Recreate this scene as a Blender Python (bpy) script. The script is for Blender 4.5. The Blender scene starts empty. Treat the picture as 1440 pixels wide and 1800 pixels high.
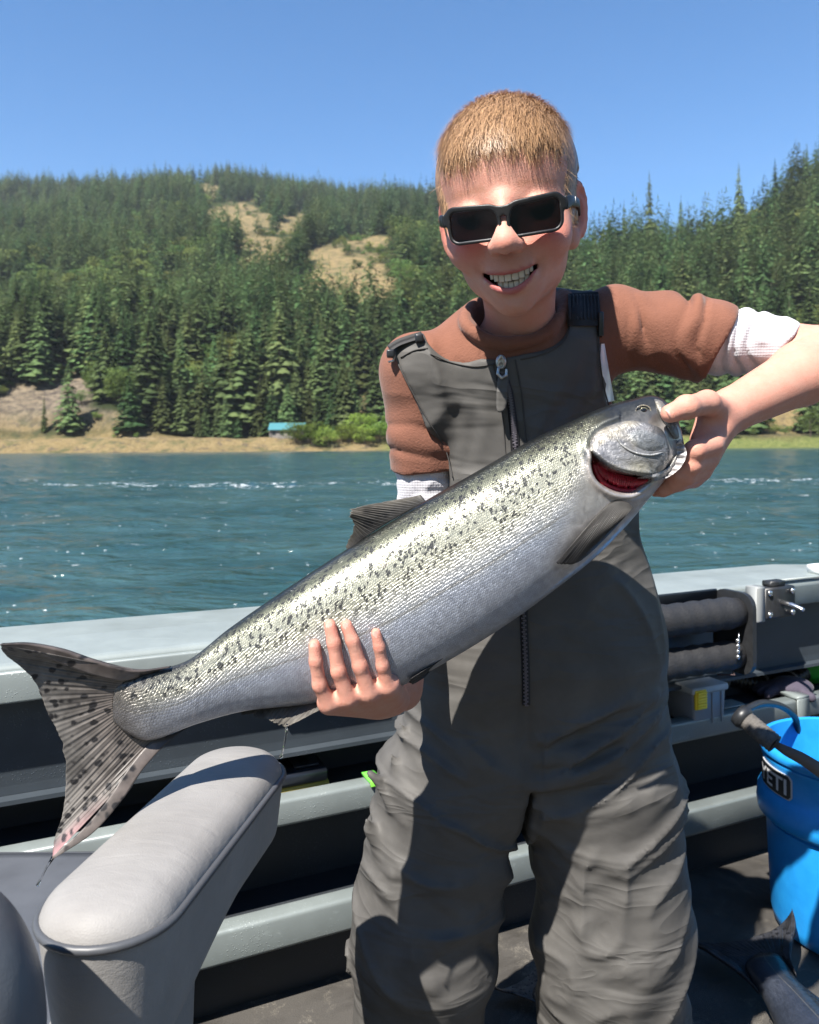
import bpy, bmesh, math, random
import numpy as np
from mathutils import Vector, Matrix
random.seed(7)
RNG = np.random.default_rng(11)

# ------------------------------------------------------------------ camera
sc = bpy.context.scene
F = 1400.0            # focal length in pixels of the 1440 px wide photograph
CX, HY = 720.0, 785.0 # principal point: image centre column, horizon row
CAMZ = 0.90           # camera height above the boat deck
ROLL = math.radians(0.40)
WATER_Z = -0.50
cam_d = bpy.data.cameras.new('camera')
cam = bpy.data.objects.new('camera', cam_d)
sc.collection.objects.link(cam)
cam_d.sensor_fit = 'HORIZONTAL'
cam_d.sensor_width = 36.0
cam_d.lens = 36.0 * F / 1440.0
cam_d.shift_y = -(900.0 - HY) / 1440.0
cam_d.clip_start = 0.02
cam_d.clip_end = 30000.0
cam_d.dof.use_dof = True
cam_d.dof.focus_distance = 0.80
cam_d.dof.aperture_fstop = 35.0 / 2.4
cam.matrix_world = Matrix.Translation((0, 0, CAMZ)) @ Matrix.Rotation(math.radians(90), 4, 'X') @ Matrix.Rotation(-ROLL, 4, 'Z')
sc.camera = cam

# ------------------------------------------------------------------ light
SUN_TRAVEL = Vector((0.43, 0.63, -1.0)).normalized()
w = bpy.data.worlds.new('World'); sc.world = w; w.use_nodes = True
nt = w.node_tree; nt.nodes.clear()
sky = nt.nodes.new('ShaderNodeTexSky'); sky.sky_type = 'NISHITA'; sky.sun_disc = False
sky.sun_elevation = math.asin(-SUN_TRAVEL.z)
sky.sun_rotation = math.atan2(-SUN_TRAVEL.x, -SUN_TRAVEL.y)
sky.altitude = 300; sky.air_density = 1.0; sky.dust_density = 0.0; sky.ozone_density = 3.5
hsv = nt.nodes.new('ShaderNodeHueSaturation'); hsv.inputs['Saturation'].default_value = 1.27
bg = nt.nodes.new('ShaderNodeBackground'); bg.inputs['Strength'].default_value = 0.070
wo = nt.nodes.new('ShaderNodeOutputWorld')
nt.links.new(sky.outputs[0], hsv.inputs['Color']); nt.links.new(hsv.outputs[0], bg.inputs[0]); nt.links.new(bg.outputs[0], wo.inputs[0])
sun_d = bpy.data.lights.new('sun', 'SUN'); sun_d.energy = 5.0; sun_d.angle = math.radians(0.5); sun_d.color = (1.0, 0.95, 0.87)
sun = bpy.data.objects.new('sun', sun_d); sc.collection.objects.link(sun)
sun.rotation_euler = SUN_TRAVEL.to_track_quat('-Z', 'Y').to_euler()
sc.view_settings.view_transform = 'Standard'
sc.view_settings.look = 'None'
sc.view_settings.exposure = 1.50
sc.view_settings.gamma = 1.0
sc.view_settings.use_curve_mapping = False
sc.render.engine = 'CYCLES'
sc.cycles.use_denoising = True
sc.cycles.max_bounces = 7
sc.cycles.transparent_max_bounces = 12
sc.cycles.volume_bounces = 0
sc.cycles.sample_clamp_indirect = 6.0

# ------------------------------------------------------------------ helpers
def P(px, py, d):
    """A point seen at photograph pixel (px, py) at depth d metres in front of the camera."""
    dx, dy = px - CX, HY - py
    c, s = math.cos(ROLL), math.sin(ROLL)
    x = dx * c + dy * s; z = -dx * s + dy * c
    return np.array((x * d / F, d, CAMZ + z * d / F))

def V(a): return Vector((float(a[0]), float(a[1]), float(a[2])))

def link(o, parent=None):
    sc.collection.objects.link(o)
    if parent is not None: o.parent = parent
    return o

def tag(o, label=None, cat=None, group=None, kind=None):
    if label: o['label'] = label
    if cat: o['category'] = cat
    if group: o['group'] = group
    if kind: o['kind'] = kind
    return o

def empty(name, loc, label, cat, group=None):
    o = bpy.data.objects.new(name, None); o.empty_display_size = 0.05
    o.location = V(loc); link(o); tag(o, label, cat, group)
    bpy.context.view_layer.update()
    return o

def mesh_obj(name, verts, faces, mat=None, parent=None, smooth=True, attrs=None, mats=None):
    """Mesh from world-space numpy arrays; parented keeping its place."""
    me = bpy.data.meshes.new(name)
    verts = np.asarray(verts, dtype=np.float32)
    loc = np.zeros(3)
    if parent is not None:
        q = parent
        while q is not None: loc = loc + np.array(q.location); q = q.parent
        verts = verts - loc.astype(np.float32)
    if isinstance(faces, np.ndarray):
        n, k = faces.shape
        me.vertices.add(len(verts)); me.vertices.foreach_set('co', verts.ravel())
        me.loops.add(n * k); me.loops.foreach_set('vertex_index', faces.astype(np.int32).ravel())
        me.polygons.add(n)
        me.polygons.foreach_set('loop_start', (np.arange(n) * k).astype(np.int32))
        me.update(calc_edges=True)
    else:
        me.from_pydata(verts.tolist(), [], faces)
    me.validate()
    if smooth:
        me.polygons.foreach_set('use_smooth', np.ones(len(me.polygons), dtype=bool))
    if attrs:
        for an, (typ, val) in attrs.items():
            if typ == 'COLOR':
                a = me.attributes.new(an, 'FLOAT_COLOR', 'POINT')
                c = np.ones((len(verts), 4), np.float32); c[:, :val.shape[1]] = val
                a.data.foreach_set('color', c.ravel())
            elif typ == 'VEC':
                a = me.attributes.new(an, 'FLOAT_VECTOR', 'POINT')
                a.data.foreach_set('vector', np.asarray(val, np.float32).ravel())
            else:
                a = me.attributes.new(an, 'FLOAT', 'POINT')
                a.data.foreach_set('value', np.asarray(val, np.float32))
    if mats:
        for m in mats: me.materials.append(m)
    elif mat: me.materials.append(mat)
    o = bpy.data.objects.new(name, me)
    return link(o, parent)

# ---- materials
class NT:
    def __init__(self, name):
        self.m = bpy.data.materials.new(name); self.m.use_nodes = True
        self.t = self.m.node_tree; self.t.nodes.clear()
        self.out = self.n('ShaderNodeOutputMaterial')
    def n(self, typ, **kw):
        x = self.t.nodes.new(typ)
        for k, v in kw.items(): setattr(x, k, v)
        return x
    def l(self, a, b): self.t.links.new(a, b)
    def setin(self, node, **kw):
        for k, v in kw.items():
            s = node.inputs[k.replace('_', ' ')]
            if hasattr(v, 'is_output') or isinstance(v, bpy.types.NodeSocket): self.l(v, s)
            else: s.default_value = v
    def principled(self, **kw):
        b = self.n('ShaderNodeBsdfPrincipled'); self.b = b
        for k, v in kw.items():
            s = b.inputs[k]
            if isinstance(v, bpy.types.NodeSocket): self.l(v, s)
            else: s.default_value = v
        self.l(b.outputs[0], self.out.inputs[0]); return b
    def coord(self, kind='Object'):
        if not hasattr(self, 'tc'): self.tc = self.n('ShaderNodeTexCoord')
        return self.tc.outputs[kind]
    def mapping(self, vec, scale=(1, 1, 1), rot=(0, 0, 0), loc=(0, 0, 0)):
        x = self.n('ShaderNodeMapping'); self.l(vec, x.inputs[0])
        x.inputs['Scale'].default_value = scale; x.inputs['Rotation'].default_value = rot; x.inputs['Location'].default_value = loc
        return x.outputs[0]
    def noise(self, vec, scale=5, detail=4, rough=0.55, dist=0.0, col=False):
        x = self.n('ShaderNodeTexNoise'); self.l(vec, x.inputs['Vector'])
        x.inputs['Scale'].default_value = scale; x.inputs['Detail'].default_value = detail
        x.inputs['Roughness'].default_value = rough; x.inputs['Distortion'].default_value = dist
        return x.outputs['Color' if col else 'Fac']
    def voronoi(self, vec, scale=5, feature='F1', out='Distance', rnd=1.0):
        x = self.n('ShaderNodeTexVoronoi'); x.feature = feature; self.l(vec, x.inputs['Vector'])
        x.inputs['Scale'].default_value = scale; x.inputs['Randomness'].default_value = rnd
        return x.outputs[out]
    def ramp(self, fac, stops, interp='LINEAR'):
        x = self.n('ShaderNodeValToRGB'); self.l(fac, x.inputs[0]); x.color_ramp.interpolation = interp
        e = x.color_ramp.elements
        while len(e) < len(stops): e.new(0.5)
        for i, (p, c) in enumerate(stops):
            e[i].position = p
            e[i].color = (c, c, c, 1) if isinstance(c, (int, float)) else (*c, 1)
        return x.outputs[0]
    def math(self, op, a, b=None, c=None, clamp=False):
        x = self.n('ShaderNodeMath'); x.operation = op; x.use_clamp = clamp
        for i, v in enumerate((a, b, c)):
            if v is None: continue
            if isinstance(v, bpy.types.NodeSocket): self.l(v, x.inputs[i])
            else: x.inputs[i].default_value = v
        return x.outputs[0]
    def mix(self, fac, a, b, blend='MIX'):
        x = self.n('ShaderNodeMix'); x.data_type = 'RGBA'; x.blend_type = blend
        for s, v in ((x.inputs[0], fac), (x.inputs[6], a), (x.inputs[7], b)):
            if isinstance(v, bpy.types.NodeSocket): self.l(v, s)
            elif isinstance(v, (int, float)): s.default_value = v
            else: s.default_value = (*v, 1)
        return x.outputs[2]
    def attr(self, name, out='Fac'):
        x = self.n('ShaderNodeAttribute'); x.attribute_name = name; return x.outputs[out]
    def bump(self, h, strength=0.3, dist=0.002, normal=None):
        x = self.n('ShaderNodeBump'); self.l(h, x.inputs['Height'])
        x.inputs['Strength'].default_value = strength; x.inputs['Distance'].default_value = dist
        if normal is not None: self.l(normal, x.inputs['Normal'])
        return x.outputs[0]

def simple_mat(name, col, rough=0.5, metal=0.0, spec=0.5, noise=0.0, nscale=40, bump=0.0, bscale=200, bdist=0.001):
    m = NT(name)
    c = m.coord('Object')
    kw = {'Roughness': rough, 'Metallic': metal, 'Specular IOR Level': spec}
    if noise:
        nz = m.noise(c, nscale, 5, 0.6)
        kw['Base Color'] = m.mix(m.ramp(nz, [(0.3, 0.0), (0.7, 1.0)]), tuple(x * (1 - noise) for x in col), tuple(min(1, x * (1 + noise)) for x in col))
        kw['Roughness'] = m.math('ADD', rough - 0.08, m.math('MULTIPLY', nz, 0.16))
    else: kw['Base Color'] = (*col, 1)
    if bump:
        kw['Normal'] = m.bump(m.noise(c, bscale, 3, 0.6), bump, bdist)
    m.principled(**kw)
    return m.m

# ---- generic shapes (world space)
def box_mesh(lo, hi, bev=0.0):
    bm = bmesh.new(); bmesh.ops.create_cube(bm, size=1.0)
    lo = np.array(lo, float); hi = np.array(hi, float)
    for v in bm.verts: v.co = Vector([(lo[i] + hi[i]) / 2 + v.co[i] * (hi[i] - lo[i]) for i in range(3)])
    if bev: bmesh.ops.bevel(bm, geom=list(bm.edges), offset=bev, segments=2, affect='EDGES', profile=0.6)
    vs = np.array([v.co[:] for v in bm.verts]); fs = [[v.index for v in f.verts] for f in bm.faces]
    bm.free(); return vs, fs

def tube(pts, rad, n=12, cap=True):
    """A tube along a polyline; rad a number or list."""
    pts = np.asarray(pts, float); m = len(pts)
    rad = np.full(m, rad) if np.isscalar(rad) else np.asarray(rad, float)
    vs = []; up = np.array((0.0, 0, 1))
    prev = None
    for i in range(m):
        t = pts[min(i + 1, m - 1)] - pts[max(i - 1, 0)]; t = t / (np.linalg.norm(t) + 1e-12)
        if prev is None:
            a = np.cross(t, up if abs(t[2]) < 0.9 else np.array((1.0, 0, 0)))
        else: a = prev - t * np.dot(prev, t)
        a = a / np.linalg.norm(a); b = np.cross(t, a); prev = a
        for k in range(n):
            an = 2 * math.pi * k / n
            vs.append(pts[i] + rad[i] * (math.cos(an) * a + math.sin(an) * b))
    fs = []
    for i in range(m - 1):
        for k in range(n):
            fs.append([i * n + k, i * n + (k + 1) % n, (i + 1) * n + (k + 1) % n, (i + 1) * n + k])
    if cap:
        fs.append(list(range(n))[::-1]); fs.append([(m - 1) * n + k for k in range(n)])
    return np.array(vs), fs

def merge(*parts):
    vs, fs, o = [], [], 0
    for v, f in parts:
        v = np.asarray(v); vs.append(v)
        fs += [[int(i) + o for i in q] for q in f]; o += len(v)
    return np.concatenate(vs), fs

def catmull(pts, n):
    pts = np.asarray(pts, float); m = len(pts)
    ext = np.vstack([2 * pts[0] - pts[1], pts, 2 * pts[-1] - pts[-2]])
    out = []
    for u in np.linspace(0, m - 1, n):
        i = min(int(u), m - 2); t = u - i
        p0, p1, p2, p3 = ext[i], ext[i + 1], ext[i + 2], ext[i + 3]
        out.append(0.5 * (2 * p1 + (p2 - p0) * t + (2 * p0 - 5 * p1 + 4 * p2 - p3) * t * t + (3 * p1 - p0 - 3 * p2 + p3) * t ** 3))
    return np.array(out)

def grid_faces(nu, nv, wrap_v=False):
    i = np.arange(nu - 1)[:, None]; j = np.arange(nv if wrap_v else nv - 1)[None, :]
    a = i * nv + j; b = i * nv + (j + 1) % nv; c = (i + 1) * nv + (j + 1) % nv; d = (i + 1) * nv + j
    return np.stack([a, b, c, d], -1).reshape(-1, 4)

def sstep(a, b, x):
    t = np.clip((x - a) / (b - a), 0, 1); return t * t * (3 - 2 * t)

# ---- smooth signed-distance modelling -> one continuous surface
def smin(a, b, k):
    if k <= 0: return np.minimum(a, b)
    h = np.clip(0.5 + 0.5 * (b - a) / k, 0, 1)
    return b * (1 - h) + a * h - k * h * (1 - h)
def smax(a, b, k): return -smin(-a, -b, k)

def f_ell(c, r, R=None):
    c = np.asarray(c, np.float32); r = np.asarray(r, np.float32)
    Rm = None if R is None else np.asarray(R, np.float32)
    def f(p):
        q = p - c
        if Rm is not None: q = q @ Rm
        a = q / r; k0 = np.sqrt((a * a).sum(-1)); b = a / r; k1 = np.sqrt((b * b).sum(-1)) + 1e-9
        return np.where(k0 < 1e-4, -r.min(), k0 * (k0 - 1) / k1)
    m = float(r.max()) if R is not None else r
    f.lo = c - m; f.hi = c + m
    return f
def f_cap(a, b, ra, rb):
    a = np.asarray(a, np.float32); b = np.asarray(b, np.float32); ba = b - a; L = float((ba * ba).sum()) + 1e-12
    def f(p):
        q = p - a; t = np.clip((q @ ba) / L, 0, 1)
        d = q - t[:, None] * ba
        return np.sqrt((d * d).sum(-1)) - (ra + (rb - ra) * t)
    m = max(ra, rb); f.lo = np.minimum(a, b) - m; f.hi = np.maximum(a, b) + m
    return f
def f_ecap(a, b, ra, rb, flat, squash):
    """A tapered capsule squashed by a factor along the direction flat."""
    a = np.asarray(a, np.float32); b = np.asarray(b, np.float32); ba = b - a; L = float((ba * ba).sum()) + 1e-12
    fl = np.asarray(flat, np.float32); fl = fl / np.linalg.norm(fl)
    def f(p):
        q = p - a; t = np.clip((q @ ba) / L, 0, 1)
        d = q - t[:, None] * ba
        e = d @ fl; d = d + (e * (1 / squash - 1))[:, None] * fl
        return (np.sqrt((d * d).sum(-1)) - (ra + (rb - ra) * t)) * squash ** 0.5
    m = max(ra, rb); f.lo = np.minimum(a, b) - m; f.hi = np.maximum(a, b) + m
    return f
def f_chain(pts, rads, k=0.003):
    caps = [f_cap(pts[i], pts[i + 1], rads[i], rads[i + 1]) for i in range(len(pts) - 1)]
    def f(p):
        d = caps[0](p)
        for c in caps[1:]: d = smin(d, c(p), k)
        return d
    f.lo = np.min([c.lo for c in caps], 0); f.hi = np.max([c.hi for c in caps], 0)
    return f

class SDF:
    def __init__(self): self.ops = []; self.post = None; self.pband = 0.016
    def add(self, f, k=0.0): self.ops.append(('u', f, k)); return self
    def sub(self, f, k=0.0): self.ops.append(('s', f, k)); return self
    def clip(self, f, k=0.0): self.ops.append(('i', f, k)); return self
    def __call__(self, p, lo=None, hi=None):
        d = np.full(len(p), 10.0, np.float32)
        for mode, f, k in self.ops:
            if lo is not None and mode != 'i' and hasattr(f, 'lo'):
                pad = 0.03 + k
                if np.any(f.lo - pad > hi) or np.any(f.hi + pad < lo): continue
            x = f(p)
            if mode == 'u': d = smin(d, x, k)
            elif mode == 's': d = smax(d, -x, k)
            else: d = smax(d, x, k)
        if self.post is not None:
            m = np.abs(d) < self.pband
            if m.any(): d[m] = self.post(p[m], d[m])
        return d.astype(np.float32)

import time as _time
def mesh_sdf(fn, lo, hi, vox, B=14, slack=1.5):
    _t0 = _time.time()
    lo = np.asarray(lo, float); hi = np.asarray(hi, float)
    nb = np.ceil((hi - lo) / (B * vox)).astype(int)
    bi = np.stack(np.meshgrid(*[np.arange(n) for n in nb], indexing='ij'), -1).reshape(-1, 3)
    cen = (lo + (bi + 0.5) * B * vox).astype(np.float32)
    d0 = fn(cen)
    act = bi[np.abs(d0) < B * vox * 0.87 * slack]
    G = np.stack(np.meshgrid(*[np.arange(B + 1)] * 3, indexing='ij'), -1).reshape(-1, 3)
    N = nb * B + 4
    corner = np.array([(0,0,0),(1,0,0),(0,1,0),(1,1,0),(0,0,1),(1,0,1),(0,1,1),(1,1,1)])
    edges = [(0,1),(2,3),(4,5),(6,7),(0,2),(1,3),(4,6),(5,7),(0,4),(1,5),(2,6),(3,7)]
    keys, pos, quads = [], [], []
    def key(g): return ((g[:, 0] + 1) * N[1] + (g[:, 1] + 1)) * N[2] + (g[:, 2] + 1)
    for b in act:
        base = b * B
        pts = (lo + (base + G) * vox).astype(np.float32)
        S = fn(pts, pts[0], pts[-1]).reshape(B + 1, B + 1, B + 1)
        I = S < 0
        if I.all() or not I.any(): continue
        cnt = sum(I[c[0]:c[0] + B, c[1]:c[1] + B, c[2]:c[2] + B].astype(np.int8) for c in corner)
        cell = np.argwhere((cnt > 0) & (cnt < 8))
        if len(cell) == 0: continue
        vals = np.stack([S[cell[:, 0] + c[0], cell[:, 1] + c[1], cell[:, 2] + c[2]] for c in corner], 1)
        acc = np.zeros((len(cell), 3)); num = np.zeros(len(cell))
        for i, j in edges:
            a, c = vals[:, i], vals[:, j]; m = (a < 0) != (c < 0)
            t = np.where(m, a / np.where(m, a - c, 1), 0)
            acc += m[:, None] * (corner[i] + t[:, None] * (corner[j] - corner[i])); num += m
        g = base + cell
        keys.append(key(g)); pos.append(lo + (g + acc / num[:, None]) * vox)
        for ax in range(3):
            sl = [slice(0, B)] * 3; s2 = list(sl); s2[ax] = slice(1, B + 1)
            A, C = I[tuple(sl)], I[tuple(s2)]
            e = np.argwhere(A != C)
            if len(e) == 0: continue
            flip = A[e[:, 0], e[:, 1], e[:, 2]]
            u, v = np.eye(3, dtype=int)[(ax + 1) % 3], np.eye(3, dtype=int)[(ax + 2) % 3]
            ge = base + e
            q = np.stack([key(ge), key(ge - u), key(ge - u - v), key(ge - v)], 1)
            q = np.where(flip[:, None], q, q[:, ::-1])
            quads.append(q)
    keys = np.concatenate(keys); pos = np.concatenate(pos); quads = np.concatenate(quads)
    o = np.argsort(keys); keys, pos = keys[o], pos[o]
    ix = np.searchsorted(keys, quads); ix = np.clip(ix, 0, len(keys) - 1)
    ok = (keys[ix] == quads).all(1)
    ix = ix[ok]
    a, b, c, d = (pos[ix[:, i]] - pos.mean(0) for i in range(4))
    if (np.cross(a, b) * c).sum() + (np.cross(a, c) * d).sum() < 0: ix = ix[:, ::-1]
    print('sdf %.1fs blocks %d verts %d' % (_time.time() - _t0, len(act), len(pos)))
    return pos, ix

def keep_main(v, f):
    """Drop stray islands, keep the largest connected surface."""
    lab = np.arange(len(v)); e_ = np.concatenate([f[:, [0, 1]], f[:, [1, 2]], f[:, [2, 3]], f[:, [3, 0]]])
    for _ in range(400):
        m_ = np.minimum(lab[e_[:, 0]], lab[e_[:, 1]]); new = lab.copy()
        np.minimum.at(new, e_[:, 0], m_); np.minimum.at(new, e_[:, 1], m_); new = new[new]
        if (new == lab).all(): break
        lab = new
    u_, c_ = np.unique(lab, return_counts=True); k_ = lab == u_[c_.argmax()]
    idx = np.cumsum(k_) - 1; f2 = f[k_[f].all(1)]
    return v[k_], idx[f2]

def rot_axes(forward, up):
    f = np.asarray(forward, float); f /= np.linalg.norm(f)
    r = np.cross(f, np.asarray(up, float)); r /= np.linalg.norm(r)
    u = np.cross(r, f)
    return r, f, u

_tab = {}
def vnoise(p, scale, seed=0):
    """Value noise in -1..1 on numpy points."""
    if seed not in _tab: _tab[seed] = np.random.default_rng(seed + 100).uniform(-1, 1, (32, 32, 32)).astype(np.float32)
    T = _tab[seed]; q = p * scale; i = np.floor(q).astype(int); f = (q - i).astype(np.float32); f = f * f * (3 - 2 * f)
    r = 0
    for dx in (0, 1):
        for dy in (0, 1):
            for dz in (0, 1):
                wgt = (f[:, 0] if dx else 1 - f[:, 0]) * (f[:, 1] if dy else 1 - f[:, 1]) * (f[:, 2] if dz else 1 - f[:, 2])
                r = r + wgt * T[(i[:, 0] + dx) % 32, (i[:, 1] + dy) % 32, (i[:, 2] + dz) % 32]
    return r
# ================================================================== the river and the far bank
SHORE = 280.0
_RP = [(-900, 420), (-400, 440), (0, 455), (100, 467), (200, 474), (300, 482), (400, 489), (500, 477), (600, 464), (700, 467), (770, 458),
       (880, 420), (960, 395), (1020, 392), (1100, 408), (1200, 412), (1300, 446), (1360, 488), (1440, 530), (1700, 600), (2400, 640)]
_RX = np.array([a for a, b in _RP], float); _RY = np.array([b for a, b in _RP], float)
def shore_y(x): return SHORE + 3.0 * np.sin(x * 0.021 + 1.0) + 1.6 * np.sin(x * 0.083) + 0.8 * np.sin(x * 0.21 + 2)
def terrain(x, y):
    """Ground height of the far bank at world x, y."""
    x = np.asarray(x, float); y = np.asarray(y, float)
    a = CX + F * x / np.maximum(y, 50)
    Dr = 1500 + (640 - 1500) * sstep(790, 1010, a)
    th = 28.0 + 12.0 * sstep(790, 1010, a)
    top = np.interp(a, _RX, _RY) / F * Dr - th
    sy = shore_y(x); t = (y - sy - 36) / (Dr - sy - 36)
    pts = np.stack([x, y, 0 * x], -1)
    gul = vnoise(pts.reshape(-1, 3), 1 / 170.0, 3).reshape(x.shape) * 26 + vnoise(pts.reshape(-1, 3), 1 / 70.0, 4).reshape(x.shape) * 9
    tt = np.clip(t, 0, 1)
    hill = top * tt ** 0.97 + gul * np.clip(tt * 6, 0, 1) * (1 - 0.8 * sstep(0.8, 1, tt)) * np.where(a > 900, 0.45, 1.0)
    hill = np.where(t > 1, top - (y - Dr) * 0.25, hill)
    bank = 5.0 * sstep(-2, 15, y - sy) - 1.2 * (1 - sstep(-10, -1, y - sy))
    fine = vnoise(pts.reshape(-1, 3), 1 / 9.0, 5).reshape(x.shape) * 0.5 * sstep(0, 4, y - sy)
    steep = 9.0 * sstep(26, 44, y - sy) * sstep(-300, -120, -np.abs(a - 60) * 1.0 - 0)   # rocky cut above the road at the left
    return WATER_Z + bank + np.maximum(hill, -1) + fine + steep
def px_of(x, y, z):
    dx = F * x / y; dz = F * (z - CAMZ) / y
    c, s = math.cos(ROLL), math.sin(ROLL)
    return CX + dx * c - dz * s, HY - (dx * s + dz * c)

PATCH = [(620, 482, 80, 62, 1.0), (655, 500, 45, 35, 1.0), (585, 455, 40, 30, .9), (522, 402, 34, 24, 1.0), (405, 378, 58, 20, 1.0), (435, 392, 42, 18, 1.0), (385, 405, 12, 9, .6),
         (470, 440, 50, 30, .9), (360, 338, 30, 14, .9), (115, 690, 45, 40, 1.0), (40, 725, 60, 48, .9), (100, 735, 90, 25, .6), (175, 740, 50, 20, .6),
         (1370, 735, 60, 34, .9), (640, 715, 70, 14, .6), (1290, 590, 20, 12, .5), (760, 395, 12, 9, .8), (455, 352, 22, 7, .4), (520, 745, 80, 14, .5)]
def patch_mask(px, py, wob=0):
    m = np.zeros_like(px)
    for cx, cy, rx, ry, s in PATCH:
        r = (np.sqrt(((px - cx) / rx) ** 2 + ((py - cy) / ry) ** 2)) / 1.12 + wob
        m = np.maximum(m, s * (1 - sstep(0.75, 1.1, r)))
    return m

def build_terrain():
    cols = np.linspace(-1000, 2450, 420)
    rows = np.concatenate([np.linspace(SHORE - 12, SHORE + 60, 60), np.geomspace(SHORE + 62, 2300, 190)])
    A, Y = np.meshgrid(cols, rows, indexing='ij')
    X = (A - CX) * Y / F; Z = terrain(X, Y)
    px, py = px_of(X, Y, Z)
    p3 = np.stack([X, Y, Z], -1).reshape(-1, 3)
    wob = (vnoise(p3, 1 / 22.0, 9) * 0.55 + vnoise(p3, 1 / 8.0, 10) * 0.25).reshape(X.shape)
    g = patch_mask(px, py, wob)
    d = Y - shore_y(X)
    bank = (1 - sstep(26, 40, d + wob * 8)) * (1 - 0.55 * sstep(640, 720, A))
    g = np.maximum(g, bank)
    rock = np.maximum(patch_mask(px, py, 0) * ((px < 230) & (py > 640)), 0) * sstep(30, 45, d)
    road = sstep(16, 17.5, d) * (1 - sstep(24, 25.5, d)) * (A < 660)
    green = sstep(640, 720, A) * (1 - sstep(1150, 1300, A) * 0.2) * (1 - sstep(7, 15, d + 8 * wob))
    m = NT('hillside_ground')
    c = m.coord('Object')
    n1 = m.noise(c, 0.12, 6, 0.65); n2 = m.noise(c, 0.9, 5, 0.7); n3 = m.noise(m.mapping(c, (1, 1, 0.3)), 0.35, 4, 0.7)
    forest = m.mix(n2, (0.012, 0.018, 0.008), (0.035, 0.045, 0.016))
    grass = m.mix(m.ramp(n2, [(0.3, 0), (0.7, 1)]), (0.13, 0.095, 0.042), (0.27, 0.205, 0.105))
    grass = m.mix(m.ramp(n1, [(0.50, 0), (0.62, 1)]), grass, (0.085, 0.085, 0.04))
    grass = m.mix(m.ramp(m.noise(c, 0.3, 6, .75), [(0.54, 0), (0.60, .8)]), grass, (0.075, 0.062, 0.05))
    rk = m.mix(m.ramp(n3, [(0.35, 0), (0.65, 1)]), (0.06, 0.05, 0.045), (0.21, 0.17, 0.12))
    gr = m.mix(m.ramp(n2, [(.3, 0), (.7, 1)]), (0.05, 0.08, 0.02), (0.20, 0.22, 0.07))
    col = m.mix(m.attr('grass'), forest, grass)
    col = m.mix(m.attr('rock'), col, rk)
    col = m.mix(m.attr('green'), col, gr)
    col = m.mix(m.attr('road'), col, (0.30, 0.24, 0.16))
    m.principled(**{'Base Color': col, 'Roughness': 0.95, 'Specular IOR Level': 0.1, 'Normal': m.bump(n2, 0.9, 1.2)})
    o = mesh_obj('hillside', p3, grid_faces(len(cols), len(rows))[:, ::-1], m.m, attrs={'grass': ('F', g.ravel()), 'rock': ('F', rock.ravel()), 'road': ('F', road.ravel()), 'green': ('F', green.ravel())})
    tag(o, 'forested hillside with tan grass clearings across the river', kind='structure')
build_terrain()

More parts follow.
